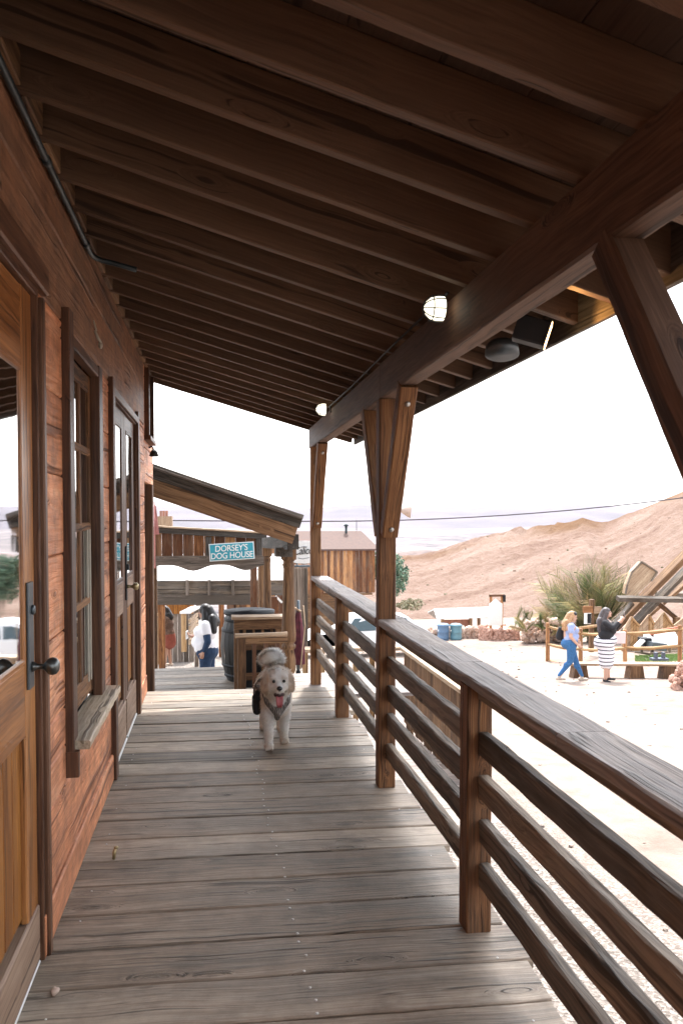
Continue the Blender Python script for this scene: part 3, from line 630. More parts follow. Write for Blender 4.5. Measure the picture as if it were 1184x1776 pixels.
# ---- railing
rl=thing('porch_railing',(.93,3,0),'weathered timber railing with four boards and a flat cap along the boardwalk','railing')
mb=MB()
cuts=[-1.2,2.42,3.30,4.392]
cuts=[-1.2,1.98,3.0,4.296]
for a,b in zip(cuts[:-1],cuts[1:]): 
    mb.plank((.955,a,.912+R_(-.001,.001)),(.955+R_(-.002,.002),b-.003,.912+R_(-.001,.001)),.155,.038,seg=int((b-a)*9)+2,jit=.0016,ch=.006)
mb.box((.976,4.297,.893),(1.033,4.393,.931),axis=1)
for a,b in ((4.394,6.2),(6.2,7.42)): mb.plank((.955,a,.912),(.958,b-.003,.914),.158,.038,seg=int((b-a)*9)+2,jit=.0016,ch=.006)
part('railing_cap',mb,M['cap'],rl)
posts=[-.35,1.19,2.785,4.345,5.89,7.47]
for yy in (-.35,2.785,5.89):
    mb=MB(); mb.box((.882,yy-.047,.001),(.975,yy+.047,.892),axis=2,seg=16,jit=.0012,ch=.006); part('post',mb,M['post'],rl)
for a,b in zip(posts[:-1],posts[1:]):
    for zt in (.725,.570,.410,.250):
        mb=MB(); dz=R_(-.004,.004); mb.plank((.945,a+.049,zt-.043+dz),(.945+R_(-.003,.003),b-.049,zt-.043+R_(-.006,.006)),.040,.086,seg=16,jit=.0022,ch=.006); part('rail_board',mb,M['rail'],rl)
    mb=MB(); mb.plank((.94,a+.049,.868),(.94,b-.049,.868),.04,.045,seg=8,jit=.001); part('sub_rail',mb,M['rail'],rl)
# ---- landing planks beyond the last railing post, and lower deck with steps
mb=MB()
for i in range(5): 
    yc=7.09+i*.2; mb.plank((.70,yc,-.10),(1.9,yc-.02,-.10),.19,.036,seg=5,jit=.001)
mb.box((.70,7.0,-.32),(.74,7.95,-.121)); struct('landing',mb,M['cap'])
mb=MB()
for i in range(18):
    yc=7.75+i*.24; mb.plank((-1.2,yc,-.752+R_(-.003,.003)),(1.25,yc,-.752+R_(-.003,.003)),.228,.04,seg=8,jit=.0012,ch=.005)
for i,(yy,zz) in enumerate(((7.10,-.19),(7.38,-.37),(7.62,-.56))): mb.plank((-1.0,yy,zz),(.66,yy,zz),.27,.04,seg=4,jit=.001)
mb.box((-1.2,11.98,-2.3),(1.25,12.02,-.775)); struct('steps',mb,M['deck'])
# ---- ramp with a board fence, below the railing
mb=MB(); y=4.4
while y<11.6:
    zz=-1.22-.02*(y-4.4)*1.6; mb.plank((1.12,y,zz),(2.56,y-.05,zz),.19,.036,seg=5,jit=.0015); y+=.2
struct('ramp',mb,M['cap'])
fn=thing('board_fence',(2.62,9,-1.5),'low fence of upright orange boards under a pale rail beside the ramp','fence')
mb=MB(); y=7.9
while y<11.0:
    zt=-.43; mb.plank((2.62,y,-1.42+R_(-.03,.03)),(2.62,y,zt),.105,.02,up=(1,0,0),seg=2,jit=.001) ; y+=.108
part('fence_boards',mb,M['brown'],fn)
mb=MB(); mb.plank((2.61,7.8,-.385),(2.61,11.1,-.385),.075,.05,seg=20,jit=.003); part('fence_rail',mb,M['pale'],fn)
for yy in (8.1,9.5,10.95):
    mb=MB(); mb.box((2.645,yy-.045,-1.7),(2.73,yy+.045,-.42),axis=2); part('fence_post',mb,M['brown'],fn)
# picket rail with a table-like top beyond the fence
fn=thing('picket_rail',(2.2,11.2,-1.5),'short rail on square brown pickets crossing the far end of the ramp','fence')
mb=MB(); mb.plank((1.15,11.25,-.40),(2.62,11.25,-.40),.24,.05,seg=6,jit=.003); part('fence_rail',mb,M['pale'],fn)
for i in range(6):
    mb=MB(); xx=1.25+i*.24; mb.box((xx-.035,11.22,-1.5),(xx+.035,11.28,-.43),axis=2); part('picket',mb,M['log'],fn)
mb=MB(); mb.plank((1.15,11.25,-.95),(2.62,11.25,-.95),.04,.08); part('cross_rail',mb,M['log'],fn)
# ================================================================ neighbouring porch
def turned(mb,x,y,z0,z1,r,zc):
    """turned porch post: square foot, vase, rings at zc, tapered shaft, square head"""
    mb.box((x-r*1.05,y-r*1.05,z0),(x+r*1.05,y+r*1.05,zc-.42),axis=2)
    mb.lathe((x,y,0),[(r*.9,zc-.42),(r*.62,zc-.38),(r*.95,zc-.30),(r*1.0,zc-.18),(r*.72,zc-.06),(r*.98,zc-.03),(r*.98,zc),(r*.74,zc+.02),(r*1.0,zc+.05),(r*1.02,zc+.12),(r*.9,zc+.35),(r*.74,z1-.25),(r*.9,z1-.2),(r*.7,z1-.17),(r*.98,z1-.14)],18)
    mb.box((x-r,y-r,z1-.14),(x+r,y+r,z1),axis=2)
np_=thing('side_porch',(0,9,-.73),'neighbouring lean-to porch with a weathered plank fascia on turned posts past the boardwalk end','canopy')
q1=P(255,800,8.8);q2=P(527,893,8.8)
sl=(q2.z-q1.z)/(q2.x-q1.x); xl=-2.6; zl=q1.z+(xl-q1.x)*sl
up=V((-sl,0,1)).normalized()
mb=MB()
a=V((xl,8.8,zl)); b=V((q2.x,8.8,q2.z))
mb.plank(a-up*.03,b-up*.03,.03,.055,up=up,seg=10,jit=.002); mb.plank(a-up*.107+V((0,.015,0)),b-up*.107+V((0,.015,0)),.03,.096,up=up,seg=10,jit=.003)
part('roof_edge',mb,M['greyroof'],np_)
mb=MB(); mb.plank(a-up*.235+V((0,.03,0)),b-up*.235+V((-.02,.03,0)),.04,.20,up=up,seg=8,jit=.001); part('fascia',mb,M['brown'],np_)
mb=MB(); 
for i in range(22): yy=8.86+i*.235; mb.plank(V((xl,yy,zl))-up*.045,V((q2.x-.01,yy,q2.z))-up*.045,.225,.03,up=up)
part('roof_boards',mb,M['gplank'],np_)
mb=MB(); mb.plank((.86,8.95,1.20),(.86,13.8,1.02),.13,.17,seg=4); mb.plank((.80,9.38,1.06),(.80,9.62,1.06),.2,.1); part('beam',mb,M['greyroof'],np_)
for yy,r,zt,zc in ((9.5,.085,1.115,-.04),(13.4,.075,.96,-.3)):
    mb=MB(); turned(mb,.86,yy,-.73 if yy<12 else -1.9,zt,r,zc); part('turned_post',mb,M['brown'],np_)
mb=MB(); mb.box((-1.05,8.9,1.2),(-.9,9.1,1.9)); mb.box((-1.2,9.0,-.73),(-.93,9.1,1.2)); part('wall_post',mb,M['gplank'],np_)
# ================================================================ dog house stand
st=thing('food_stand',(0,15,-1.7),'small plank food stand front with a scalloped valance behind the side porch','stand')
A=P(262,918,15);B=P(462,928,15)
mb=MB(); n=11
for i in range(n):
    x0=A.x+(B.x-A.x)*i/n; x1=A.x+(B.x-A.x)*(i+1)/n; zt=1.22-(x0-A.x)*.065
    mb.plank(((x0+x1)/2,15,.74),((x0+x1)/2,15,zt),x1-x0-.004,.03,up=(0,1,0),seg=2,jit=.002)
part('plank_front',mb,M['plank'],st)
mb=MB(); mb.plank((A.x,14.95,1.235),(B.x,14.95,1.105),.10,.11,up=(.065,0,1),seg=5,jit=.004); part('top_rail',mb,M['greyroof'],st)
mb=MB(); mb.plank((A.x,14.93,1.30),(B.x,14.93,1.17),.14,.03,up=(.065,0,1)); part('cap_board',mb,M['pale'],st)
for px in (362,449):
    q=P(px,950,14.96); mb=MB(); mb.box((q.x-.055,14.93,.74),(q.x+.055,14.985,1.10),axis=2); part('stile',mb,M['greyroof'],st)
# scalloped board
vs=[];fs=[];n=60; W0=A.x;W1=B.x
for i in range(n+1):
    x=W0+(W1-W0)*i/n; px=273+(x+1.03)/1.94*187
    s=math.cos((px-335)/92*2*math.pi)*.5+.5; s=s**1.6; zb=.585-.105*s
    zt_=.755-.0*(x-W0)
    for yy in (14.90,14.94): vs+=[(x,yy,zb),(x,yy,zt_)]
for i in range(n):
    a=i*4;b=a+4; fs+=[(a,b,b+1,a+1),(a+2,a+3,b+3,b+2),(a,a+2,b+2,b),(a+1,b+1,b+3,a+3)]
mb=MB(); mb.add(vs,fs,[(v[0],v[1],v[2]) for v in vs],.4); part('valance',mb,M['gplank'],st)
for px in (266,455):
    q=P(px,950,15); mb=MB(); mb.box((q.x-.06,15.02,-1.75),(q.x+.06,15.13,1.1),axis=2); part('post',mb,M['brown'],st)
# sign
c0=P(363,974,14.86);c1=P(441,969,14.86);c2=P(441,939,14.86)
xd=(c1-c0).normalized(); zd=(c2-c1).normalized(); wS=(c1-c0).length; hS=(c2-c1).length
sg=thing('shop_sign',(c0+c1)/2,"teal sign lettered DORSEY'S DOG HOUSE in white on the food stand",'sign')
def board(c,xd,zd,w_,h_,th,ch=.002):
    m_=MB(); m_.plank(c+zd*h_/2,c+xd*w_+zd*h_/2,th,h_,up=zd,ch=ch); return m_
part('sign_frame',board(c0,xd,zd,wS,hS,.02),M['white'],sg)
part('sign_face',board(c0+xd*.018+zd*.016+V((0,-.012,0)),xd,zd,wS-.036,hS-.032,.012),M['teal'],sg)
yv=V((0,-.022,0))
for s_,z_,w_,x_ in (("DORSEY'S",.172,.585,.10),("DOG HOUSE",.04,.755,.025)):
    vs,fs,wd=text_mb(s_,.155,c0+xd*x_+zd*z_+yv,xd,zd,.003,.94,.0012,1.0)
    vs,fs,wd=text_mb(s_,.155,c0+xd*x_+zd*z_+yv,xd,zd,.003,.94,.0012,w_/wd)
    mb=MB(); mb.add(vs,fs,vs,.5); part('lettering',mb,M['white'],sg)
    # curled serifs
# ---- white canvas canopy behind the stand
cv=thing('canvas_awning',(0,18,.3),'white canvas awning roof behind the stand over a dark boarded soffit','awning')
a=P(262,1006,18);b=P(498,1005,18); 
mb=MB(); mb.add([a,b,b+V((0,1.6,.5)),a+V((0,1.6,.5)),a+V((0,0,-.02)),b+V((0,0,-.02)),b+V((0,1.6,.48)),a+V((0,1.6,.48))],[(0,1,2,3),(4,7,6,5),(0,4,5,1),(1,5,6,2),(2,6,7,3),(3,7,4,0)],None,.5); part('canvas',mb,M['canvas'],cv)
mb=MB(); mb.plank(a+V((0,.1,-.20)),b+V((0,.1,-.20)),.05,.33,seg=4); part('dark_board',mb,M['rail'],cv)
mb=MB(); a2=P(262,1040,18.1);b2=P(470,1040,18.1); mb.plank(a2,b2,.12,.22,seg=4); part('header_beam',mb,M['gplank'],cv)
for px in (325,363,404): 
    q=P(px,1018,18.05); mb=MB(); mb.box((q.x-.03,17.97,q.z-.18),(q.x+.03,18.06,q.z+.16),axis=2); part('bracket',mb,M['gplank'],cv)
for px in (281,437,475):
    q=P(px,1050,18.2); mb=MB(); mb.box((q.x-.07,18.1,-2.2),(q.x+.07,18.24,q.z+.2),axis=2); part('post',mb,M['plank'],cv)
# shed wall: orange above, grey below
sh=thing('plank_shed',(-1.2,22,-2.4),'shed wall of rusty orange planks over grey ones behind the person in the brown knit','shed')
mb=MB(); x0=P(250,1030,22).x; x1=P(336,1030,22).x; n=11
for i in range(n):
    xa=x0+(x1-x0)*i/n; mb.plank((xa+.06,22,-1.15),(xa+.06,22,-.3),(x1-x0)/n-.006,.03,up=(0,1,0))
part('upper_planks',mb,M['panel'],sh)
mb=MB(); n=9
for i in range(n):
    xa=x0+(x1-x0)*i/n; mb.plank((xa+.08,22.05,-2.5),(xa+.08,22.05,-.2),(x1-x0)/n-.006,.03,up=(0,1,0))
part('lower_planks',mb,M['gplank'],sh)
# back arcade of posts in bright light
ar=thing('open_arcade',(1,24,-2.5),'open back porch of orange posts and plank panels in bright light behind the stand','porch')
for px,w_,m_ in ((384,.16,'plank'),(400,.22,'plank'),(421,.12,'plank'),(362,.1,'gplank'),(412,.1,'brown')):
    q=P(px,1050,24); mb=MB(); mb.box((q.x-w_/2,23.95,-2.7),(q.x+w_/2,24.07,-.55),axis=2); part('post',mb,M[m_],ar)
for px0,px1,y0,y1,m_ in ((395,428,1032,1062,'plank'),(428,470,1032,1118,'plank'),(340,356,1045,1075,'gplank')):
    a=P(px0,y1,24.1);b=P(px1,y0,24.1); mb=MB(); n=max(2,int((b.x-a.x)/.14))
    for i in range(n): mb.plank((a.x+(b.x-a.x)*(i+.5)/n,24.12,a.z),(a.x+(b.x-a.x)*(i+.5)/n,24.12,b.z),(b.x-a.x)/n-.005,.03,up=(0,1,0))
    part('plank_panel',mb,M[m_],ar)
mb=MB(); a=P(330,1030,24);b=P(480,1030,24); mb.plank(a,b,.12,.14); part('header_beam',mb,M['pale'],ar)
# orange building on the right of the turned posts
ob=thing('orange_barn',(2.2,20,-2.5),'tall orange plank building end with a pale sloping eave right behind the turned posts','building')
mb=MB(); a=P(471,1130,20);b=P(532,1130,20); zt=P(480,945,20).z; n=9
for i in range(n): 
    x=a.x+(b.x-a.x)*(i+.5)/n; mb.plank((x,20,-2.6),(x,20,zt-(x-a.x)*.75),(b.x-a.x)/n-.005,.03,up=(0,1,0),seg=2,jit=.002)
part('plank_wall',mb,M['plank'],ob)
mb=MB(); a1=P(466,918,19.9);b1=P(497,948,19.9); mb.plank(a1,b1,.25,.10,up=(0,0,1)); part('upper_eave',mb,M['white'],ob)
mb=MB(); a1=P(471,982,19.6);b1=P(500,1002,19.6); mb.plank(a1,b1,.3,.22,up=(0,0,1)); part('lower_eave',mb,M['white'],ob)
mb=MB(); a1=P(478,1034,19.7);b1=P(489,1045,19.7); mb.plank(a1,b1,.1,.05,up=(0,0,1)); part('trim_board',mb,M['white'],ob)
# second pair of porch posts behind
t=thing('turned_post',(.9,17,-2),'dark turned post standing between the barrel counter and the canvas awning','post')
mb=MB(); q=P(452,1000,16.5); turned(mb,q.x,16.5,-2.1,q.z+.35,.075,-.3); part('shaft',mb,M['brown'],t)
mb=MB(); q=P(440,1000,16.8); mb.box((q.x-.07,16.75,-2.1),(q.x+.07,16.87,q.z+.3),axis=2); 
single('square_post',mb,M['plank'],(q.x,16.8,-2.1),'square orange post beside the dark turned post under the awning','post')
# slatted stair rail
sr=thing('slatted_rail',(-.8,19,-2.3),'short grey slatted stair rail with a bright square post behind the white shirt','railing')
a=P(318,1130,17.5); b=P(341,1098,20.5)
mb=MB(); t0=P(323,1064,17.5); mb.box((a.x-.04,17.45,a.z),(a.x+.07,17.55,t0.z),axis=2); part('post',mb,M['log'],sr)
mb=MB(); t1=P(340,1053,20.5); mb.plank(t0+V((-.02,-.1,.03)),t1,.22,.05,seg=3); part('rail_cap',mb,M['white'],sr)
for k in range(4):
    f_=(k+1)/5; aa=P(329,1066+f_*60,17.5); bb=P(342,1056+f_*48,20.5)
    mb=MB(); mb.plank(aa,bb,.05,.10,seg=2); part('slat',mb,M['pale'],sr)
mb=MB(); mb.box((b.x-.05,20.45,-2.5),(b.x+.05,20.55,t1.z),axis=2); part('post',mb,M['gplank'],sr)
# pale post left, counter where the knit person stands
ct=thing('service_counter',(-1.6,19,-2.3),'narrow orange plank counter end at the far left where a person in red stands','counter')
mb=MB()
for k in range(3):
    a=P(274+k*4,1152,18.5+k*.5); mb.box((a.x-.05,18.5+k*.5,a.z),(a.x+.05,18.56+k*.5,a.z+1.15),axis=2)
part('counter_front',mb,M['log'],ct)
mb=MB(); a=P(270,1070,18.5);b=P(285,1066,20.5); mb.plank(a,b,.25,.05); part('counter_top',mb,M['pale'],ct)
# red flag strip and distant junk on the roof
mb=MB(); a=P(272,925,14.2); vs=[];fs=[]
for i in range(9):
    z=a.z-.02+.5*i/8; 
    for j in range(3): vs.append((a.x-.03+.03*j*(1.2-.1*i),14.2+.012*math.sin(i*1.3+j),z))
for i in range(8):
    for j in range(2): fs.append((i*3+j,i*3+j+1,(i+1)*3+j+1,(i+1)*3+j))
fs+= [tuple(reversed(f)) for f in []]
mb.add(vs,fs,None,.5,True); mb.tube([(a.x-.035,14.2,a.z-.6),(a.x-.035,14.2,a.z+.55)],.012,6)
single('pennant',mb,plain('faded_pink_cloth',(.65,.28,.27),.8),(a.x,14.2,a.z),'faded pink cloth strip hanging at the left end of the food stand roof','flag')
bx=thing('rooftop_crate',(-2.2,30,1),'pale crate with upright slats seen over the food stand roof','crate')
a=P(274,912,30);b=P(304,900,30); mb=MB(); mb.box((a.x,29.8,a.z-.3),(b.x-.1,30.3,b.z+.1)); part('crate_body',mb,M['pale'],bx)
mb=MB()
for k in range(3): q=P(277+k*5,893,30); mb.box((q.x,30,q.z-.2),(q.x+.09,30.05,q.z+.15))
part('slats',mb,M['boulder'],bx)
# ================================================================ barrel, counter, pickets on the lower deck
ba=thing('barrel',(.42,11,-.73),'old dark barrel table standing on the lower deck beside the slatted counter','barrel')
mb=MB(); nst=26; vs=[];fs=[];gs=[]
prof=[(0,.30),(.10,.335),(.25,.372),(.45,.39),(.65,.372),(.80,.335),(.90,.305)]
for k in range(nst):
    rnd=random.random(); m_=MB()
    a0=2*math.pi*k/nst+.01;a1=2*math.pi*(k+1)/nst-.01
    v=[];g=[]
    for z,r in prof:
        for a in (a0,a1): v.append((.46+r*math.cos(a),11+r*math.sin(a),-.73+z)); g.append((z+rnd*9,a*.3,rnd*5))
    mb.add(v,[(2*i,2*i+1,2*i+3,2*i+2) for i in range(len(prof)-1)],g,rnd,True)
mb.lathe((.46,11,0),[(.29,-.72),(.30,.12)],26); part('staves',mb,M['barrel'],ba)
for z,r in ((.08,.336),(.22,.371),(.68,.371),(.82,.337)):
    mb=MB(); mb.lathe((.46,11,-.73+z-.02),[(r,0),(r+.004,.003),(r+.002,.04),(r-.003,.042)],30); part('hoop',mb,M['black'],ba)
mb=MB(); mb.lathe((.46,11,.155),[(.33,0),(.345,.01),(.345,.05),(.325,.054),(.31,.04),(.0,.04)],30); part('barrel_top',mb,M['black'],ba)
mb=MB(); mb.box((.40,10.82,.1965),(.58,10.95,.200)); single('paper_note',mb,M['white'],(.5,10.9,.1965),'small white sheet of paper lying on the barrel top','paper')
cn=thing('slatted_counter',(.55,10.3,-.73),'square brown counter with open slatted sides beside the barrel','counter')
x0,x1,y0,y1=.235,.83,10.15,10.36
mb=MB(); mb.box((x0-.03,y0-.03,.19),(x1+.03,y1+.03,.222),axis=0,seg=5,jit=.002); part('counter_top',mb,M['pale'],cn)
mb=MB(); mb.box((x0,y0,.06),(x1,y0+.03,.188),axis=0); part('apron',mb,M['brown'],cn)
for xx in (x0,x1-.07):
    for yy in (y0,y1-.07):
        mb=MB(); mb.box((xx,yy+.001,-.73),(xx+.07,yy+.07,.06 if yy==y0 else .188),axis=2); part('leg',mb,M['brown'],cn)
for zz in (-.58,-.2):
    mb=MB(); mb.box((x0+.071,y0,zz),(x1-.071,y0+.03,zz+.09),axis=0); part('rail',mb,M['brown'],cn)
for i in range(4):
    xx=x0+.13+i*.115; mb=MB(); mb.box((xx-.018,y0+.031,-.6),(xx+.018,y0+.05,.188),axis=2); part('slat',mb,M['brown'],cn)
mb=MB(); mb.box((x0+.07,y0+.13,-.70),(x1-.075,y0+.14,.15)); part('dark_lining',mb,M['black'],cn)
pf=thing('picket_railing',(.5,9,-.73),'low brown picket railing with a pale rounded top rail in front of the counter','railing')
mb=MB(); mb.plank((.22,9,.155),(.80,9,.165),.09,.045,seg=8,jit=.002,ch=.015); part('top_rail',mb,M['pale'],pf)
mb=MB(); mb.box((.25,8.97,.07),(.80,9.01,.131),axis=0); mb2=MB(); mb2.box((.25,8.97,-.62),(.80,9.01,-.55),axis=0); part('sub_rail',mb,M['brown'],pf); part('sub_rail',mb2,M['brown'],pf)
mb=MB(); mb.box((.245,8.95,-.73),(.335,9.04,.13),axis=2); part('post',mb,M['brown'],pf)
for i in range(3):
    xx=.43+i*.13; mb=MB(); mb.box((xx-.022,8.972,-.55),(xx+.022,9.008,.07),axis=2); part('picket',mb,M['trim'],pf)
# folded umbrella and grey plank wall near the end post
gw=thing('grey_plank_wall',(1.2,12.5,-1.5),'grey upright plank wall beneath the round white sign','wall')
mb=MB(); a=P(504,1000,12.5);b=P(534,1000,12.5)
for i in range(3): 
    x=a.x+(b.x-a.x)*(i+.5)/3; mb.plank((x,12.5,-2),(x,12.5,P(517,985,12.5).z),(b.x-a.x)/3-.006,.03,up=(0,1,0))
part('planks',mb,M['gplank'],gw)
um=thing('folded_umbrella',(.93,9.9,-.7),'furled maroon patio umbrella tied with pale cord beside the turned post','umbrella')
a=P(517,1058,9.9); b=P(518,1152,9.9)
mb=MB(); pts=[a+(b-a)*(i/10) for i in range(11)]; vs=[];fs=[]
for i,p_ in enumerate(pts):
    r=.018+.045*math.sin(min(1,i/7)*math.pi/2)
    for j in range(20): an=2*math.pi*j/20; rr=r*(1+.28*math.cos(j*math.pi*.6+i*.2)); vs.append((p_.x+rr*math.cos(an),p_.y+rr*math.sin(an),p_.z))
for i in range(10):
    for j in range(20): fs.append((i*20+j,(i+1)*20+j,(i+1)*20+(j+1)%20,i*20+(j+1)%20))
mb.add(vs,fs,None,.5,True); part('furled_canopy',mb,M['maroon'],um)
mb=MB(); mb.tube([(a.x,9.9,-.72),(a.x,9.9,a.z+.12)],.02,8); part('pole',mb,M['plate'],um)
mb=MB(); mb.lathe((a.x,9.9,-.73),[(.2,0),(.2,.06),(.05,.09),(.03,.3),(0,.3)],16); part('base',mb,M['black'],um)
mb=MB(); mb.tube([P(526,1050,9.75),P(529,1085,9.75),P(524,1130,9.75),P(521,1160,9.75)],.008,6); part('cord',mb,M['pale'],um)
mb=MB(); mb.plank(P(505,1051,9.9),P(521,1060,9.9),.12,.02); part('top_board',mb,M['pale'],um)
# round white sign with script writing
c=P(527,960,12); sg=thing('oval_sign',c,'white rounded hanging sign with black script reading Calico beside the end post','sign')
mb=MB(); vs=[];n=28
for k in range(2):
    for j in range(n):
        a=2*math.pi*j/n; ca,sa=math.cos(a),math.sin(a); e=.6
        vs.append((c.x+.215*math.copysign(abs(ca)**e,ca),12+.02*k,c.z+.02+.17*math.copysign(abs(sa)**e,sa)))
mb.add(vs,[tuple(range(n)),tuple(reversed(range(n,2*n)))]+[(j,j+n,(j+1)%n+n,(j+1)%n) for j in range(n)],None,.5); part('sign_face',mb,M['white'],sg)
vs,fs,wd=text_mb('Calico',.17,V((c.x-.158,11.99,c.z-.02)),(1,0,.06),(.18,0,1),.003,.92,0,.72); 
mb=MB(); mb.add(vs,fs,vs,.5); part('lettering',mb,M['black'],sg)
mb=MB(); mb.tube([(c.x-.09,11.99,c.z-.065),(c.x-.02,11.99,c.z-.08),(c.x+.08,11.99,c.z-.06)],.004,5); mb.tube([(c.x-.05,11.99,c.z+.095),(c.x,11.99,c.z+.105),(c.x+.05,11.99,c.z+.1)],.004,5); part('flourish',mb,M['plate'],sg)
mb=MB(); mb.plank((c.x-.15,12.02,c.z-.19),(c.x+.15,12.02,c.z-.19),.05,.035); mb.tube([(c.x-.1,12.03,c.z-.2),(c.x-.1,12.03,c.z-.14)],.012,6); part('bracket',mb,M['plate'],sg)
# ================================================================ barn, tree, horn, wire
bn=thing('barn',(7,46,-3),'brown plank barn with a pinkish hipped roof and a stovepipe beyond the railing','barn')
x0=P(505,1000,45).x; x1=P(650,1000,45).x; zt=-.40; zb=-2.9
mb=MB(); n=26; 
for i in range(n):
    x=x0+(x1-x0)*(i+.5)/n; mb.plank((x,45,zb+R_(-.05,.05)),(x,45,zt),(x1-x0)/n-.012,.05,up=(0,1,0),seg=2,jit=.004)
for i in range(14):
    y=45.1+i*.22; mb.plank((x1-.02,y,zb),(x1-.02,y,zt),.21,.05,up=(1,0,0))
part('plank_wall',mb,M['plank'],bn)
mb=MB(); e=.22; R0=[(x0-1,44.75,zt-.02),(x1+e,44.75,zt-.02),(x1+e,48.6,zt-.02),(x0-1,48.6,zt-.02)]; rx1=P(626,920,46.7).x; rzz=P(600,921,46.7).z
R1=[(x0-1,46.7,rzz),(rx1,46.7,rzz)]; lo=[(a,b,c-.09) for a,b,c in R0]
mb.add(R0+R1+lo,[(0,1,5,4),(1,2,5),(2,3,4,5),(0,6,7,1),(1,7,8,2),(6,9,8,7)],None,.5); part('roof',mb,M['rooftan'],bn)
mb=MB(); mb.box((x0,45.3,-5.3),(x1-.9,48,zb-.02)); mb.box((x1-1.9,44.7,zb-.12),(x1-.2,45.2,zb-.03),axis=0); part('foundation',mb,M['brown'],bn)
q=P(600,925,46.5); mb=MB(); mb.tube([q-V((0,0,.3)),q+V((0,0,.42))],.075,10); mb.lathe(q+V((0,0,.42)),[(.14,0),(.14,.05),(.05,.14),(0,.15)],12); part('stovepipe',mb,M['conduit'],bn)
q=P(618,920,46.7); mb=MB(); mb.tube([q,q+V((0,0,.62))],.018,5); part('antenna',mb,M['black'],bn)
# tree
def crown(mb,c,r,n,size,cols,thr=.0,seed=0,flat=1.):
    c=V(c)
    for i in range(n):
        d=V((random.gauss(0,1),random.gauss(0,1),random.gauss(0,1))).normalized(); k=random.random()**.4
        p_=V((d.x*r[0]*k,d.y*r[1]*k,d.z*r[2]*k)); f=noise.noise(p_*(1.3/max(r)*2.2)+V((seed,seed,0)))
        if f<thr-.12 and k>.45: continue
        p_=c+p_; s=size*R_(.6,1.4); q=Quaternion((random.gauss(0,1),random.gauss(0,1),random.gauss(0,1),random.gauss(0,1))).normalized()
        a=q@V((s,0,0));b=q@V((0,s*.45,0)); col=random.choice(cols); kk=R_(.7,1.3); col=tuple(x*kk for x in col)
        mb.add([p_-a,p_-b,p_+a,p_+b],[(0,1,2,3)],None,.5,False,col)
tr=thing('tree',(12,48,-5.3),'small round green tree growing beside the barn','tree')
mb=MB(); q=P(693,1000,47); G=[(.11,.19,.13),(.15,.24,.16),(.19,.27,.18),(.07,.13,.09)]
crown(mb,(q.x-.5,47,q.z+.1),(1.05,1.1,1.35),3600,.10,G,.02,3); crown(mb,(q.x-1.1,47.2,q.z+.6),(.9,.9,.9),1500,.10,G,.02,5); part('crown',mb,M['leaf'],tr)
mb=MB(); mb.tube([(q.x-.3,47,-5.4),(q.x-.35,47,q.z-1.6),(q.x-.5,47,q.z-.5),(q.x-.4,47,q.z+.6)],[.14,.11,.09,.04],8)
for k in range(7):
    a=R_(0,6.28); mb.tube([(q.x-.45,47,q.z-.8+.15*k),(q.x-.45+.4*math.cos(a),47+.4*math.sin(a),q.z-.3+.15*k),(q.x-.45+.8*math.cos(a),47+.8*math.sin(a),q.z+.1+.15*k)],[.05,.035,.015],5)
part('trunk',mb,M['gplank'],tr)
# horn loudspeaker on the far pole (only its bell clears the post)
hn=thing('horn_speaker',(3.0,13,1.4),'beige horn loudspeaker showing past the middle porch post','loudspeaker')
q=P(712,886,13); mb=MB(); q0=P(688,884,13.05)
mb.tube([q0,q0+(q-q0)*.35,q0+(q-q0)*.75,q],[.02,.045,.10,.125],18,False); mb.tube([q,q+(q-q0)*.02,q0+(q-q0)*.5],[.128,.12,.05],18,False); part('bell',mb,M['horn'],hn)
mb=MB(); mb.tube([q0-V((.1,0,0)),q0],[.05,.04],10); part('driver',mb,M['plate'],hn)
mb=MB(); mb.tube([q0-V((.05,0,.02)),q0-V((.05,0,3.4))],.035,8); part('pole',mb,M['gplank'],hn)
mb=MB(); pts=[]
for i in range(31):
    t=i/30; px=-200+t*1700; pyy=905+ (px-700)*.0 ; 
    yy=901-6*((px-600)/1000)*0; Yd=40+0*t
    yv_=903-.0001*(px-560)**2*1.05 if px>560 else 903-.00002*(px-560)**2
    pts.append(P(px,yv_+1,40))
mb.tube(pts,.032,5); single('utility_cable',mb,M['wire'],(10,40,1),'thin dark cable sagging across the valley view','cable')
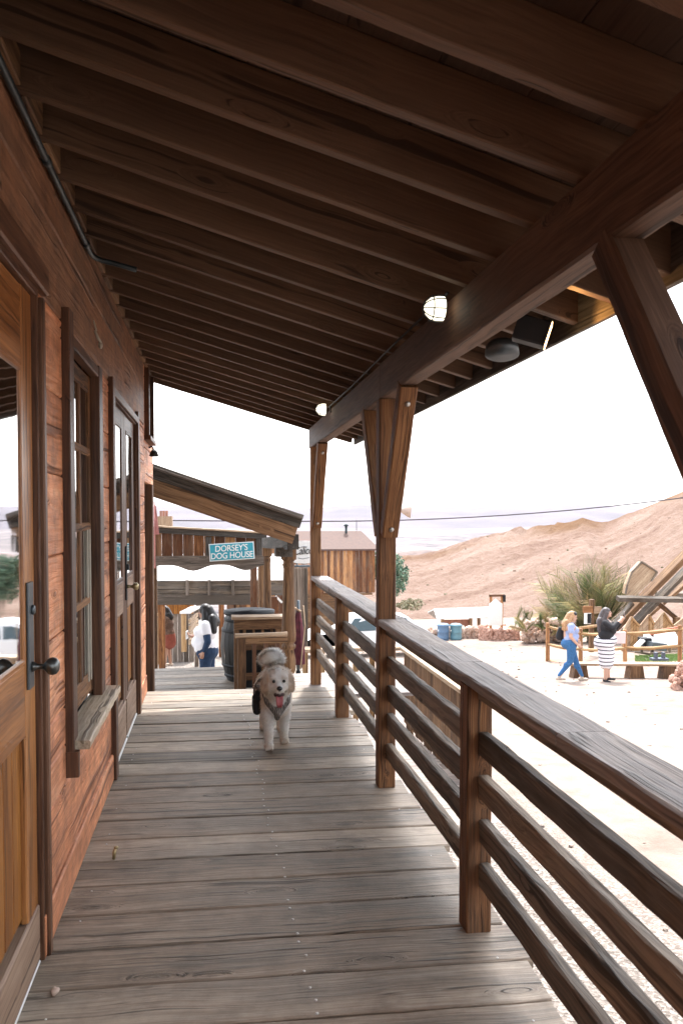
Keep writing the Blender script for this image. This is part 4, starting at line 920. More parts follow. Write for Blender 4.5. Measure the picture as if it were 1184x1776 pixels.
# ================================================================ parked car glimpsed through the rails
def car(cx,cy,cz,L_,label):
    t=thing('parked_car',(cx,cy,cz),label,'car')
    sec=[(-.5,.45,.0),(-.49,.62,.0),(-.40,.86,0),(-.22,.92,0),(-.10,1.38,1),(.02,1.44,1),(.20,1.44,1),(.33,1.36,1),(.46,.98,0),(.5,.85,0),(.5,.45,0)]
    mb=MB(); Wd=.86; vs=[];fs=[]
    prof=[(u*L_,z) for u,z,k in sec]; n=len(prof)
    for s in (-1,1):
        for (x,z),(u,zz,k) in zip(prof,sec): vs.append((cx+x,cy+s*(Wd if not k else Wd*.8),cz+z))
    for s in (-1,1):
        for (x,z) in prof: vs.append((cx+x,cy+s*Wd,cz+.30))
    fs=[tuple(range(n)),tuple(reversed(range(n,2*n)))]+[(i,i+n,i+1+n,i+1) for i in range(n-1)]
    fs+=[(i,i+1,i+1+2*n,i+2*n) for i in range(n-1)]+[(i+n,i+3*n,i+1+3*n,i+1+n) for i in range(n-1)]+[(0,2*n,3*n,n)]
    mb.add(vs,fs,None,.5); part('body',mb,M['carwhite'],t)
    for (xa,xb,xc,xd) in ((-.17,-.10,.06,.06),(.09,.09,.30,.38)):
        mb=MB(); 
        v=[(cx+xa*L_,cy-Wd-.004,cz+.95),(cx+xd*L_,cy-Wd-.004,cz+.97),(cx+xc*L_,cy-Wd*.82-.004,cz+1.36),(cx+xb*L_,cy-Wd*.82-.004,cz+1.36)]
        mb.add(v+[(a,b+.01,c) for a,b,c in v],[(0,1,2,3),(4,7,6,5)],None,.5); part('side_window',mb,M['carglass'],t)
    for u in (-.32,.32):
        for s in (-1,1):
            mb=MB(); mb.lathe((cx+u*L_,cy+s*(Wd-.1)-.1,cz+.32),[(.0,0),(.30,.0),(.32,.03),(.32,.17),(.30,.2),(0,.2)],20,(0,1,0)); wh=part('tyre',mb,M['rubber'],t)
            mb=MB(); mb.lathe((cx+u*L_,cy+s*(Wd-.1)-.11,cz+.32),[(0,0),(.18,0),(.19,.22),(0,.22)],16,(0,1,0)); part('rim',mb,M['steel'],wh)
    return t
car(5.0,27,-3.3,4.3,'white parked car partly hidden behind the railing boards')
mb=MB(); 
# ================================================================ bins, stone wall, shed, sheeted board
def bin_(px,mat,label):
    g=-4.05; q=P(px,1117,34.2); z=q.z
    t=thing('waste_drum',(q.x,34.2,z),label,'bin','metal drums by the stone wall')
    mb=MB(); mb.lathe((q.x,34.2,z),[(.24,0),(.255,.02),(.255,.26),(.268,.28),(.255,.30),(.255,.52),(.268,.54),(.255,.56),(.262,.78),(.27,.80),(0,.80)],22); part('drum',mb,mat,t)
    mb=MB(); mb.lathe((q.x,34.2,z+.801),[(.28,0),(.285,.03),(.20,.10),(.08,.12),(0,.12)],22); part('lid',mb,mat,t)
    mb=MB(); mb.tube([(q.x-.27,34.0,z+.66),(q.x-.31,33.93,z+.60),(q.x-.27,34.0,z+.54)],.015,6); part('handle',mb,M['steel'],t)
bin_(768,M['bluebin'],'darker blue drum bin, left one of the pair by the stone wall'); bin_(790,M['tealbin'],'paler teal drum bin, right one of the pair by the stone wall')
def rocks(mb,px0,px1,ytop,ybot,Y,n,s0,s1,dY=.5):
    for i in range(n):
        px=R_(px0,px1); t=(px-px0)/(px1-px0); yt=ytop(px); yb=ybot(px); py=R_(yt,yb)
        q=P(px,py,Y+R_(-dY,dY)*(0.3+.7*(yb-py)/(max(1,yb-yt)))); s=R_(s0,s1)
        rq=Quaternion((random.gauss(0,1),random.gauss(0,1),random.gauss(0,1),random.gauss(0,1))).normalized()
        mb.ell(q,(s,s*R_(.6,.9),s*R_(.5,.8)),8,6,rq,False,None,.35)
sw=thing('stone_wall',(12,35,-4.2),'low rubble stone wall running behind the drum bins','wall')
mb=MB(); rocks(mb,736,850,lambda x:1090-(x-736)*.02,lambda x:1112,35,420,.08,.17,.2)
a=P(730,1116,35.1);b=P(850,1116,35.1); mb.box((a.x,35.0,a.z-.2),(b.x,35.4,P(800,1093,35).z)); part('wall_stones',mb,M['rock2'],sw)
# round stone plinth
pl=thing('stone_plinth',(14.6,33,-3.9),'curved rubble stone planter with a pale slab top below the white board','planter')
q=P(879,1118,33); rP=(P(918,1110,33).x-P(842,1110,33).x)/2; zt=P(879,1090,33).z
mb=MB()
for i in range(420):
    a=R_(-math.pi,0) if i<360 else R_(0,math.pi); rr=rP*(1-.12*0); z=R_(q.z-.05,zt-.03); s=R_(.07,.14)
    mb.ell((q.x+rr*math.cos(a),33.6+rr*.7*math.sin(a),z),(s,s*.8,s*.7),7,5,Quaternion((1,R_(-1,1),R_(-1,1),R_(-1,1))).normalized(),False,None,.3)
mb.lathe((q.x,33.6,q.z-.2),[(rP*.68,0),(rP*.68,zt-q.z+.15)],20,smooth=False); part('plinth_stones',mb,M['rock'],pl)
mb=MB(); mb.lathe((q.x-.1,33.6,zt-.02),[(0,0),(rP*.9,0),(rP*.98,.02),(rP*.98,.06),(rP*.93,.08),(0,.085)],26); part('slab',mb,M['rock2'],pl)
# the board on posts
bd=thing('notice_board',(14.2,33.4,-3.3),'tall white board hung between two brown posts on the stone planter','board')
a=P(851,1090,33.3);b=P(870,1090,33.3); zt2=P(860,1031,33.3).z
for q in (a,b): mb=MB(); mb.box((q.x-.045,33.3,q.z-.3),(q.x+.045,33.4,zt2),axis=2); part('post',mb,M['logp'],bd)
mb=MB(); mb.box((a.x-.1,33.28,zt2-.10),(b.x+.12,33.31,zt2+.0),axis=0); part('crossbar',mb,M['trim'],bd)
mb=MB(); mb.box((b.x+.02,33.2,zt2-.32),(b.x+.12,33.28,zt2-.03),axis=2); part('side_block',mb,M['black'],bd)
a2=P(848,1085,33.2);b2=P(871,1045,33.2); mb=MB(); vs=[(a2.x,33.22,a2.z),(b2.x,33.22,a2.z),(b2.x,33.22,b2.z-.05),(b2.x-.12,33.22,b2.z+.02),((a2.x+b2.x)/2,33.22,b2.z+.17),(a2.x+.1,33.22,b2.z+.02),(a2.x,33.22,b2.z-.05)]
n=len(vs); mb.add(vs+[(x,y+.03,z) for x,y,z in vs],[tuple(range(n)),tuple(reversed(range(n,2*n)))]+[(j,j+n,(j+1)%n+n,(j+1)%n) for j in range(n)],None,.5); part('white_panel',mb,M['white'],bd)
# low gabled shelter
lo=thing('low_shelter',(15,42,-4.6),'long low shelter with a white gabled roof in front of the hill','shelter')
a=P(757,1072,41);b=P(862,1066,41); ri=P(752,1056,42.4);ri2=P(856,1050,42.4); c1=P(739,1076,43.5)
zE=a.z
mb=MB(); th=.07
v=[a,V((b.x,41,zE+.05)),V((ri2.x,42.4,ri.z+.06)),ri,V((c1.x+.15,43.8,zE)),V((b.x,43.8,zE))]
vv=v+[p_-V((0,0,th)) for p_ in v]
mb.add(vv,[(0,1,2,3),(3,2,5,4),(6,9,8,7),(9,10,11,8),(0,6,7,1),(0,3,9,6),(3,4,10,9),(1,7,8,2),(2,8,11,5)],None,.5); part('roof',mb,M['canvas'],lo)
mb=MB(); g=[a-V((-.02,0,th)),ri-V((0,0,th)),V((c1.x+.15,43.8,zE-th))]; mb.add(g+[p_+V((.05,0,0)) for p_ in g],[(0,1,2),(3,5,4)],None,.5); part('gable_end',mb,M['gplank'],lo)
for px in (767,816,830):
    q=P(px,1080,41.1); mb=MB(); mb.box((q.x-.07,41.05,-5.0),(q.x+.07,41.2,zE-th),axis=2); part('post',mb,M['brown'],lo)
mb=MB(); q=P(766,1085,41.4);q2=P(814,1085,41.4); mb.box((q.x,41.3,-5),(q2.x,41.4,zE-.15)); part('back_wall',mb,M['boulder'],lo)
# rubble slope and rocks below the palm
rb=MB(); rocks(rb,905,1000,lambda x:1072+abs(x-940)*.1,lambda x:1112-(x-905)*.05,31,520,.06,.17,1.5)
tag(single('rubble_slope',rb,M['rock2'],(17,31,-3.6),'jumbled pale rubble piled left of the palm','rubble'))
rb=MB(); rocks(rb,1165,1230,lambda x:1150+max(0,(1184-x))*1.2,lambda x:1240,15.5,420,.04,.11,.4)
single('rock_pile',rb,M['rock'],(7.8,15.5,-2.3),'reddish rock pile at the right edge in front of the bench','rocks')
rb=MB(); q=P(962,1157,22.2); rb.ell(q,(.15,.14,.16),12,9,None,True,None,.3); single('boulder',rb,M['boulder'],q-V((0,0,.17)),'single reddish boulder at the foot of the first log fence post','boulder')
for px,py_,s,lb in ((1010,1178,.15,'dark rounded boulder under the left end of the bench'),(1030,1186,.17,'pale boulder beneath the bench between the two people')):
    q=P(px,py_,18.9); rb=MB(); rb.ell(q,(s*1.3,s,s),12,9,None,True,None,.3); single('boulder',rb,M['rock'] if s<.18 else M['rock2'],q-V((0,0,s)),lb,'boulder')
# ================================================================ palm
pm=thing('desert_palm',(19,27,-3.4),'low bushy desert palm with spiky green and straw coloured fronds behind the log fence','palm')
mb=MB(); base=P(1030,1098,30.5); PG=[(.11,.14,.05),(.16,.18,.065),(.23,.21,.075),(.29,.235,.095),(.075,.10,.035),(.30,.21,.10)]
px_m=27/1400*1.02
def frond(mb,b,ang,lean,Ln,depth,col):
    d0=V((math.sin(ang)*.35,depth*.5,1)).normalized(); pts=[];p_=V(b)
    side=V((math.sin(ang),depth,0)); n=12
    for i in range(n+1):
        t=i/n; pts.append(p_.copy()); dr=(V((math.sin(ang)*(1+lean*t),depth*(1+.5*t),math.cos(ang)*(1-.55*lean*t)))).normalized(); p_=p_+dr*(Ln/n)
    mb.tube(pts,[.02*(1-.7*i/n) for i in range(n+1)],4,rnd=.5); mb.c[-(n+1)*4:]=[tuple(x*.8 for x in col)]*((n+1)*4)
    for i in range(3,n+1):
        for k in range(2):
            for s in (-1,1):
                t=(i-k*.5)/n; j=min(i,n); q=pts[j]-(pts[j]-pts[j-1])*(k*.5); dr=(pts[j]-pts[j-1]).normalized(); nn_=dr.cross(V((R_(-.4,.4),1,R_(-.3,.3)))).normalized()*s
                l=Ln*.34*(1-.55*abs(t-.55))*R_(.8,1.2); tip=q+(dr*.9+nn_*.55+V((0,R_(-.3,.3),0))).normalized()*l; w_=dr.cross(nn_).normalized()*.0+nn_.cross(dr)*.0+dr.orthogonal()*.018
                kk=R_(.7,1.3); mb.add([q-w_,q+w_,tip],[(0,1,2)],None,.5,False,tuple(x*kk for x in col))
for i in range(95):
    tgt=random.random(); ang=rad(-84+tgt*122); 
    Ln=(1.25+.75*math.cos(ang*1.0))*R_(.8,1.12); dp=R_(-.6,.6); col=random.choice(PG)
    bb=base+V((R_(-.35,.5),R_(-.3,.3),R_(-.2,.25))); frond(mb,bb,ang,R_(.15,.65),Ln*1.32,dp,col)
part('fronds',mb,M['leaf'],pm)
mb=MB()
for k in range(4): q=base+V((-.3+.22*k,R_(-.2,.2),0)); mb.tube([q-V((0,0,.8)),q+V((R_(-.1,.1),0,.15))],[.14,.10],8)
part('trunk',mb,M['gplank'],pm)
mb=MB(); shr=P(925,1085,30)
for i in range(16): frond(mb,shr+V((R_(-.8,.9),R_(-.5,.5),-.2)),rad(R_(-70,70)),.3,R_(.5,.9),R_(-.4,.4),random.choice(PG))
single('dry_shrub',mb,M['leaf'],shr-V((0,0,.4)),'low straw coloured shrub spilling over the rubble left of the palm','shrub')
for px,py_,Y,s in ((716,1048,55,.9),(700,1050,58,.6)):
    mb=MB(); crown(mb,P(px,py_,Y),(s,s,s*.5),500,.10,[(.22,.20,.12),(.28,.25,.16),(.18,.18,.11)],-.1,9); single('bush',mb,M['leaf'],P(px,py_+6,Y),'larger grey green desert bush on flat ground past the tree' if s>.7 else 'smaller grey green desert bush close beside the tree','bush')
# signpost
sp_=thing('signpost',(13,24,-2.9),'square wooden signpost with two brown boards and a poster behind the log fence','signpost')
q=P(1026,1115,24); zt=P(1026,1040,24).z; mb=MB(); mb.box((q.x-.07,24,q.z-.3),(q.x+.07,24.12,zt),axis=2); part('post',mb,M['brown'],sp_)
for px0,px1,y0,y1,m_ in ((1010,1027,1051,1063,'logp'),(1029,1042,1052,1064,'pale')):
    a=P(px0,y1,23.95);b=P(px1,y0,23.95); mb=MB(); mb.box((a.x,23.93,a.z),(b.x,23.97,b.z),axis=0); part('sign_board',mb,M[m_],sp_)
a=P(1012,1082,23.94);b=P(1024,1063,23.94); mb=MB(); mb.box((a.x,23.92,a.z),(b.x,23.95,b.z)); po=part('poster',mb,M['white'],sp_)
mb=MB(); mb.box((a.x+.10,23.905,a.z+.02),(b.x-.01,23.918,b.z-.02)); mb.ell((a.x+.155,23.90,a.z+.2),(.02,.004,.05),10,6); part('poster_print',mb,M['black'],po)
# ================================================================ log fence
lf=thing('log_fence',(12,22,-2.8),'rustic fence of peeled log rails on orange posts around the exhibit','fence')
fp=[(949,1080,1163,22.7),(1006,1090,1172,22.0),(1083,1092,1166,21.6),(1178,1084,1168,20.6),(1290,1080,1175,19.5)]
PW=[]
for px,yt,yb,Y in fp:
    a=P(px,yb,Y);b=P(px,yt,Y); mb=MB(); mb.tube([a-V((0,0,.2)),a,b-V((0,0,.02)),b],[.062,.062,.058,.045],12); part('post',mb,M['logp'],lf); PW.append((a,b))
for k in range(4):
    (a0,b0),(a1,b1)=PW[k],PW[k+1]
    for f_ in (.91,.57,.22):
        p0=a0+(b0-a0)*(f_+R_(-.02,.02)); p1=a1+(b1-a1)*(f_+R_(-.02,.03)); p0.y-=.03;p1.y-=.03
        mid=(p0+p1)/2+V((0,0,R_(-.05,-.01))); mb=MB(); mb.tube([p0,(p0+mid)/2+V((0,0,-.01)),mid,(p1+mid)/2,p1],[.036,.043,.046,.046,.042],10); part('log_rail',mb,M['log'],lf)
# back run of the fence
bq=thing('rear_log_fence',(13,26,-3),'second log rail behind the signpost at the back of the exhibit','fence')
for a,b in (((1003,1090,22.2),(1048,1083,25)),):
    mb=MB(); mb.tube([P(*a),P(*b)],.05,8); part('log_rail',mb,M['log'],bq)
mb=MB(); a=P(1048,1110,25);b=P(1048,1078,25); mb.tube([a-V((0,0,.3)),b],.06,8); part('post',mb,M['logp'],bq)
# bench
bc=thing('plank_bench',(11,19.5,-2.5),'long pale plank bench on solid slab legs in front of the log fence','bench')
a=P(985,1162,18.3);b=P(1183,1171,17.3); a.z=gz(a.x,a.y)+.33; b.z=gz(b.x,b.y)+.33
mb=MB(); mb.plank(a,b,.30,.05,seg=10,jit=.004); part('seat',mb,M['pale'],bc)
for px,Y in ((1003,18.2),(1098,17.75),(1158,17.4)):
    q=P(px,1175,Y); g=gz(q.x,Y); mb=MB()
    t_=(q.x-a.x)/(b.x-a.x); c=a+(b-a)*t_; h=c.z-.026-g
    vs=[(c.x+sx*(.20 if zz==0 else .14),c.y+sy*.13,(g-.02) if zz==0 else c.z-.026) for zz in (0,1) for sy in (-1,1) for sx in (-1,1)]
    mb.add(vs,[(0,1,3,2),(4,6,7,5),(0,4,5,1),(2,3,7,6),(0,2,6,4),(1,5,7,3)],[(v[2]*1,v[0],v[1]) for v in vs]); part('leg',mb,M['brown'],bc)
# ================================================================ timber headframe with hopper
hf=thing('timber_headframe',(24,29,-3.3),'old timber ore headframe with crossing beams and a boxy wooden hopper','headframe')
def beamP(p0,p1,Y0,Y1,w_,h_,m_='rail',nm='beam'):
    a=P(*p0,Y0);b=P(*p1,Y1); mb=MB(); mb.plank(a,b,w_,h_,up=(0,-.3,1) if abs((b-a).normalized().z)<.9 else (0,1,0),seg=6,jit=.006); part(nm,mb,M[m_],hf)
beamP((1055,1098),(1205,945),28.5,28.5,.3,.26,'brown'); beamP((1078,1102),(1215,962),27.8,27.8,.3,.17); beamP((1092,1092),(1215,985),29.2,29.2,.3,.14,'brown')
beamP((1070,1038),(1230,1041),27.3,27.3,.25,.16); beamP((1138,1030),(1230,1030),29.6,29.6,.25,.14)
beamP((1138,1044),(1196,1092),28.1,28.1,.2,.16,'brown'); beamP((1062,1085),(1096,1046),27.6,27.6,.16,.13)
beamP((1172,1070),(1172,1165),28,28,.2,.2,'brown'); beamP((1215,1030),(1215,1190),28,28,.25,.25,'brown')
# hopper: hexagonal box outline
hp=[(1083,1030),(1086,1014),(1094,992),(1111,974),(1138,992),(1128,1008),(1098,1036)]
f0=[P(x,y,28.0) for x,y in hp]; f1=[q+V((.05,.32,0)) for q in f0]; n=len(f0)
mb=MB(); mb.add(f0+f1,[tuple(range(n)),tuple(reversed(range(n,2*n)))]+[(j,j+n,(j+1)%n+n,(j+1)%n) for j in range(n)],[(v.x+v.z,v.x-v.z,v.y) for v in f0+f1],.5); hpp=part('hopper',mb,M['pale'],hf)
mb=MB()
for j in range(5): mb.plank(f0[j]-V((0,.03,0)),f0[j+1]-V((0,.03,0)),.06,.06,up=(0,1,0))
part('hopper_rim',mb,M['rail'],hpp)
# zigzag plank screen
zs=thing('sawtooth_plank_screen',(22,25.5,-3.2),'screen of slanting planks with a sawtooth top under the headframe','fence')
tops=[(1078,1096),(1093,1070),(1108,1086),(1124,1066),(1133,1083),(1149,1062),(1166,1086),(1186,1070),(1200,1090)]
for k in range(0,8,1):
    x0_,y0_=tops[k];x1_,y1_=tops[k+1]
    a=P(x0_,y0_,25.5);b=P(x1_,y1_,25.5); mb=MB(); n=3
    for i in range(n):
        t0=i/n;t1=(i+1)/n-.015; qa=a+(b-a)*t0; qb=a+(b-a)*t1; dY=R_(-.01,.01)
        v=[qa,qb,V((qb.x,qb.y,-3.35)),V((qa.x,qa.y,-3.35))]; v=[q+V((0,dY,0)) for q in v]; v2=v+[q+V((0,.05,0)) for q in v]; rn=random.random()
        mb.add(v2,[(0,3,2,1),(4,5,6,7),(0,1,5,4),(1,2,6,5),(3,0,4,7)],[((q.z*.7+q.x*.7)*1.1+rn*9,(q.x-q.z)*.7,q.y) for q in v2],rn)
    for e0,e1 in ((a,b),): mb.plank(e0+V((0,-.03,0)),e1+V((0,-.03,0)),.06,.05,up=(0,1,0))
    part('slanting_plank',mb,M['log' if k%2 else 'pale'],zs)
# exhibits: tarp, red board, cart, iron stand
tp=thing('tarp_cover',(20,24,-3),'bright cream tarp stretched behind the log rails under a red board','tarp')
mb=MB(); c=[P(1118,1124,24),P(1180,1122,24),P(1184,1098,24),P(1128,1104,24)]; d=[q+V((0,.7,.02)) for q in c]; nx=8;vs=[];fs=[]
for j in range(7):
    for i in range(nx+1):
        u=i/nx;v_=j/6; p_=(c[0]*(1-u)+c[1]*u)*(1-v_)+(c[3]*(1-u)+c[2]*u)*v_; vs.append(p_+V((0,.5*v_+.05*math.sin(u*9+v_*4),0)))
for j in range(6):
    for i in range(nx): fs.append((j*(nx+1)+i,j*(nx+1)+i+1,(j+1)*(nx+1)+i+1,(j+1)*(nx+1)+i))
mb.add(vs,fs,None,.5,True); part('canvas',mb,M['canvas'],tp)
mb=MB(); mb.plank(P(1127,1098,24.3),P(1180,1089,24.3),.08,.13); part('red_board',mb,M['tarpred'],tp)
for px in (1130,1178): 
    mb=MB(); q=P(px,1100,24.4); mb.box((q.x-.04,24.36,-3.2),(q.x+.04,24.44,q.z),axis=2); part('stake',mb,M['gplank'],tp)
mc=thing('ore_cart',(18,22.8,-2.9),'dark ore cart with a grey side box behind the log fence','cart')
a=P(1124,1128,22.6);b=P(1150,1112,22.6); mb=MB(); mb.plank(V((a.x,22.6,(a.z+b.z)/2+.03)),V((b.x,22.6,(a.z+b.z)/2-.04)),.4,.22); part('grey_box',mb,M['plate'],mc)
a=P(1108,1124,22.8);b=P(1128,1110,22.8); mb=MB(); mb.box((a.x+.1,22.75,a.z),(b.x,23.1,b.z+.06)); mb.lathe((a.x+.25,22.7,a.z+.0),[(0,0),(.12,0),(.12,.06),(0,.06)],16,(0,1,0)); part('cart_body',mb,M['black'],mc)
mb=MB(); mb.plank(P(1102,1122,22.5),P(1114,1110,22.5),.25,.05); part('pale_lid',mb,M['white'],mc)
mb=MB(); mb.tube([P(1100,1131,22.9),P(1125,1134,22.9),P(1165,1130,22.9),P(1190,1130,22.9)],[.03,.035,.03,.03],6); part('shaft',mb,M['rail'],mc)
for px in (1112,1160):
    q=P(px,1132,22.9); mb=MB(); mb.box((q.x-.03,22.87,gz(0,22.9)-.05),(q.x+.03,22.93,q.z),axis=2); part('support',mb,M['rail'],mc)
ir=thing('iron_stand',(18,21,-2.8),'blue grey iron stand with two legs behind the bench','stand')
a=P(1131,1143,21.2);b=P(1153,1143,21.2); g=gz(0,21.2)
mb=MB(); mb.plank(a-V((.05,0,0)),b+V((.05,0,0)),.2,.06); part('stand_top',mb,M['ironleg'],ir)
for px in (1136,1149): q=P(px,1150,21.2); mb=MB(); mb.box((q.x-.04,21.15,g-.03),(q.x+.04,21.25,a.z-.03),axis=2); part('leg',mb,M['ironleg'],ir)
gr=MB()
for i in range(2600):
    px=R_(1100,1200); py_=R_(1142,1180); Y=21.3+R_(0,2.2); x=P(px,py_,Y).x; g=gz(x,Y); h=R_(.03,.10); kk=R_(.7,1.4); dx=R_(-.03,.03)
    gr.add([(x,Y,g),(x+.018,Y,g),(x+dx,Y+R_(-.03,.03),g+h)],[(0,1,2)],None,.5,False,(.16*kk,.26*kk,.08*kk))
o=gr.build('grass',M['leaf'],None,(18,22,-2.8)); tag(o,'thin green grass growing around the iron stand behind the bench','grass',None,'stuff')
mb=MB(); q=P(1108,1152,22.6)
mb.ell((q.x+.35,22.7,q.z-.05),(.75,.4,.20),14,8,None,True,None,.25); single('earth_mound',mb,M['boulder'],(q.x,22.7,q.z-.3),'brown mound of earth behind the log fence between two posts','mound')
# ================================================================ hill
mb=MB(); U_=150; W_=90
ctrl=[(560,975),(640,972),(700,966),(735,962),(760,955),(800,940),(850,930),(880,925),(905,921),(945,916),(975,912),(1000,906),(1016,903),(1030,908),(1040,912),(1070,900),(1110,884),(1184,853),(1300,800),(1500,730),(1800,650),(2300,560)]
def crest(px):
    for (x0_,y0_),(x1_,y1_) in zip(ctrl[:-1],ctrl[1:]):
        if x0_<=px<=x1_: return y0_+(y1_-y0_)*(px-x0_)/(x1_-x0_)
    return ctrl[-1][1]
vs=[];fs=[];crag=[]
for i in range(U_+1):
    px=560+ (2300-560)*(i/U_)**1.35; yc=crest(px)
    Yb=62 if px<900 else max(34,62-(px-900)*.06); Yc=150
    B_=P(px,1070,Yb); B_.z=gz(B_.x,Yb)-.25; C_=P(px,yc,Yc)
    for j in range(W_+1):
        t=j/W_
        if t<=.66:
            s=t/.66; p_=B_+(C_-B_)*s; prof=s**1.15; p_.z=B_.z+(C_.z-B_.z)*(prof*.93+.07*math.sin(s*math.pi/2))
            am=min(1,s*3)*(1 if s<.93 else (1-s)/.07*.6+.4)
            gl=noise.noise(V((p_.x*.07-p_.y*.035,p_.y*.015+p_.z*.1,1)))*.75+noise.noise(V((p_.x*.2-p_.y*.1,p_.y*.05,5)))*.45+noise.noise(V((p_.x*.7,p_.y*.3,9)))*.6
            p_.z+=gl*am*(.5+.5*(px>650))
            ck=max(0,min(1,(s-.78)/.12)) if px<1045 else max(0,min(1,(s-.9)/.1))
            if ck: p_.z+=ck*(1.9 if 880<px<1045 else .6)*abs(noise.noise(V((p_.x*.5,p_.y*.2,2))))+ck*.25*abs(noise.noise(V((p_.x*1.6,p_.y*.6,4))))
        else:
            s=(t-.66)/.34; p_=C_+V((C_.x*.5*s,170*s,-32*s*s-14*s)); ck=0; p_.z+=1.5*s*noise.noise(p_*.03)
        vs.append(p_); crag.append(ck*max(0,min(1,.5+noise.noise(V((p_.x*.06,p_.y*.03,0)))*2.2)))
n=W_+1
for i in range(U_):
    for j in range(W_): fs.append((i*n+j,(i+1)*n+j,(i+1)*n+j+1,i*n+j+1))
mb.add(vs,fs,vs,.5,True); ho=struct('hill',mb,M['hill'])
at_=ho.data.attributes.new('crag','FLOAT','POINT'); at_.data.foreach_set('value',crag)
# valley settlement specks are ground colour; a dark low ridge in the mid distance
mb=MB(); vs=[];fs=[]
for i in range(41):
    px=672+i*2.6; t=i/40; q=P(px,966-14*math.sin(t*2.2)**.8 if t>0 else 966,420) if True else None
    q.z=P(px,964-9*math.sin(min(1,t*1.15)*math.pi*.62),420).z+.4*noise.noise(V((i*.4,0,0)))
    for j,(dy,dz) in enumerate(((-40,-9),(-12,-2.2),(0,0),(20,-.5),(70,-12))): vs.append((q.x,420+dy,q.z+dz))
for i in range(40):
    for j in range(4): fs.append((i*5+j,(i+1)*5+j,(i+1)*5+j+1,i*5+j+1))
mb.add(vs,fs,vs,.5,True); struct('low_ridge',mb,plain('dark_ridge_rock',(.13,.09,.08),.95,var=.4,scale=.2))
mb=MB(); vs=[];fs=[]; nU=220
for i in range(nU+1):
    x=-7000+15500*i/nU
    h1=62+90*abs(noise.noise(V((x*.0005,3,0))))+35*noise.noise(V((x*.0019,1,0)))+16*noise.noise(V((x*.006,2,0)))
    base_=-100
    for j,(y,k) in enumerate(((5200,0),(5600,.10+.05*noise.noise(V((x*.004,5,0)))),(6000,.35+.12*noise.noise(V((x*.003,7,0)))),(6500,.66+.15*noise.noise(V((x*.0025,8,0)))),(7000,1),(7800,.6),(9000,0))):
        vs.append((x,y,base_+(h1-base_)*k))
for i in range(nU):
    for j in range(6): fs.append((i*7+j,(i+1)*7+j,(i+1)*7+j+1,i*7+j+1))
mb.add(vs,fs,vs,.5,True); struct('mountains',mb,M['mount'])

# ---- desert haze over the valley
mb=MB(); lo=V((-9000,-60,-120)); hi=V((9500,9600,260))
vs=[(x,y,z) for z in (lo.z,hi.z) for y in (lo.y,hi.y) for x in (lo.x,hi.x)]
mb.add(vs,[(0,2,3,1),(4,5,7,6),(0,1,5,4),(2,6,7,3),(0,4,6,2),(1,3,7,5)],vs,.5)
Mh=bpy.data.materials.new('valley_haze'); Mh.use_nodes=True; hn_=Mh.node_tree; hn_.nodes.remove(hn_.nodes['Principled BSDF'])
pv=hn_.nodes.new('ShaderNodeVolumePrincipled'); pv.inputs['Color'].default_value=(.66,.68,.80,1); pv.inputs['Density'].default_value=.00003; pv.inputs['Anisotropy'].default_value=.2
hn_.links.new(pv.outputs[0],hn_.nodes['Material Output'].inputs['Volume'])
hz=mb.build('haze',Mh,None); tag(hz,None,None,None,'stuff')

# scattered scrub and loose stones over the hillside
mb=MB()
hv=[v.co.copy() for v in ho.data.vertices]
for i in range(260):
    a=random.randrange(0,110); b_=random.randrange(4,58); q=hv[a*91+b_]+V((R_(-1,1),R_(-1,1),0)); s_=R_(.05,.22)*R_(.5,1)
    mb.ell(q,(s_*1.3,s_,s_*.7),6,4,None,False,None,.5,random.choice([(.10,.08,.045),(.16,.10,.07),(.14,.13,.07),(.22,.15,.11)]))
so_=mb.build('hillside_scrub',M['leaf'],None); tag(so_,None,None,None,'stuff')
# loose stones on the yard
mb=MB()
for i in range(420):
    x=R_(1.4,14);y=R_(1.5,30); s_=R_(.008,.028)*(1+y*.03); mb.ell((x,y,gz(x,y)+s_*.2),(s_,s_*.8,s_*.55),6,4,None,False,None,.5,random.choice([(.30,.24,.2),(.16,.13,.11),(.38,.33,.29)]))
so_=mb.build('loose_stones',M['leaf'],None); tag(so_,None,None,None,'stuff')
# ================================================================ people
def fr_(head): # heading angle (radians, 0 = +X, pi/2 = +Y) -> forward, left
    f=V((math.cos(head),math.sin(head),0)); return f,V((-f.y,f.x,0))
def hand(mb,wr,d,nrm,thumb,k=1.,curl=.5):
    """palm and five fingers; d = direction of the fingers, nrm = palm normal, thumb = side the thumb leaves"""
    d=V(d).normalized(); nrm=V(nrm); nrm=(nrm-d*nrm.dot(d)).normalized(); s=d.cross(nrm).normalized()
    if s.dot(V(thumb))<0: s=-s
    mb.cap(wr,wr+d*.045*k,.024*k,.030*k,10,3); 
    for i,(o,l) in enumerate(((.024,.068),(.008,.078),(-.008,.072),(-.024,.056))):
        a=wr+d*.062*k+s*o*k; b=a+(d*math.cos(curl*.5)+nrm*math.sin(curl*.5))*l*.5*k; c=b+(d*math.cos(curl*1.6)+nrm*math.sin(curl*1.6))*l*.5*k
        mb.cap(a-d*.02*k,b,.0105*k,.0095*k,8,2); mb.cap(b,c,.0095*k,.008*k,8,2)
    a=wr+d*.02*k+s*.026*k; b=a+(d*.7+s*.6+nrm*.25).normalized()*.036*k; c=b+(d*.9+s*.2+nrm*.4).normalized()*.028*k
    mb.cap(a,b,.012*k,.011*k,8,2); mb.cap(b,c,.011*k,.009*k,8,2)
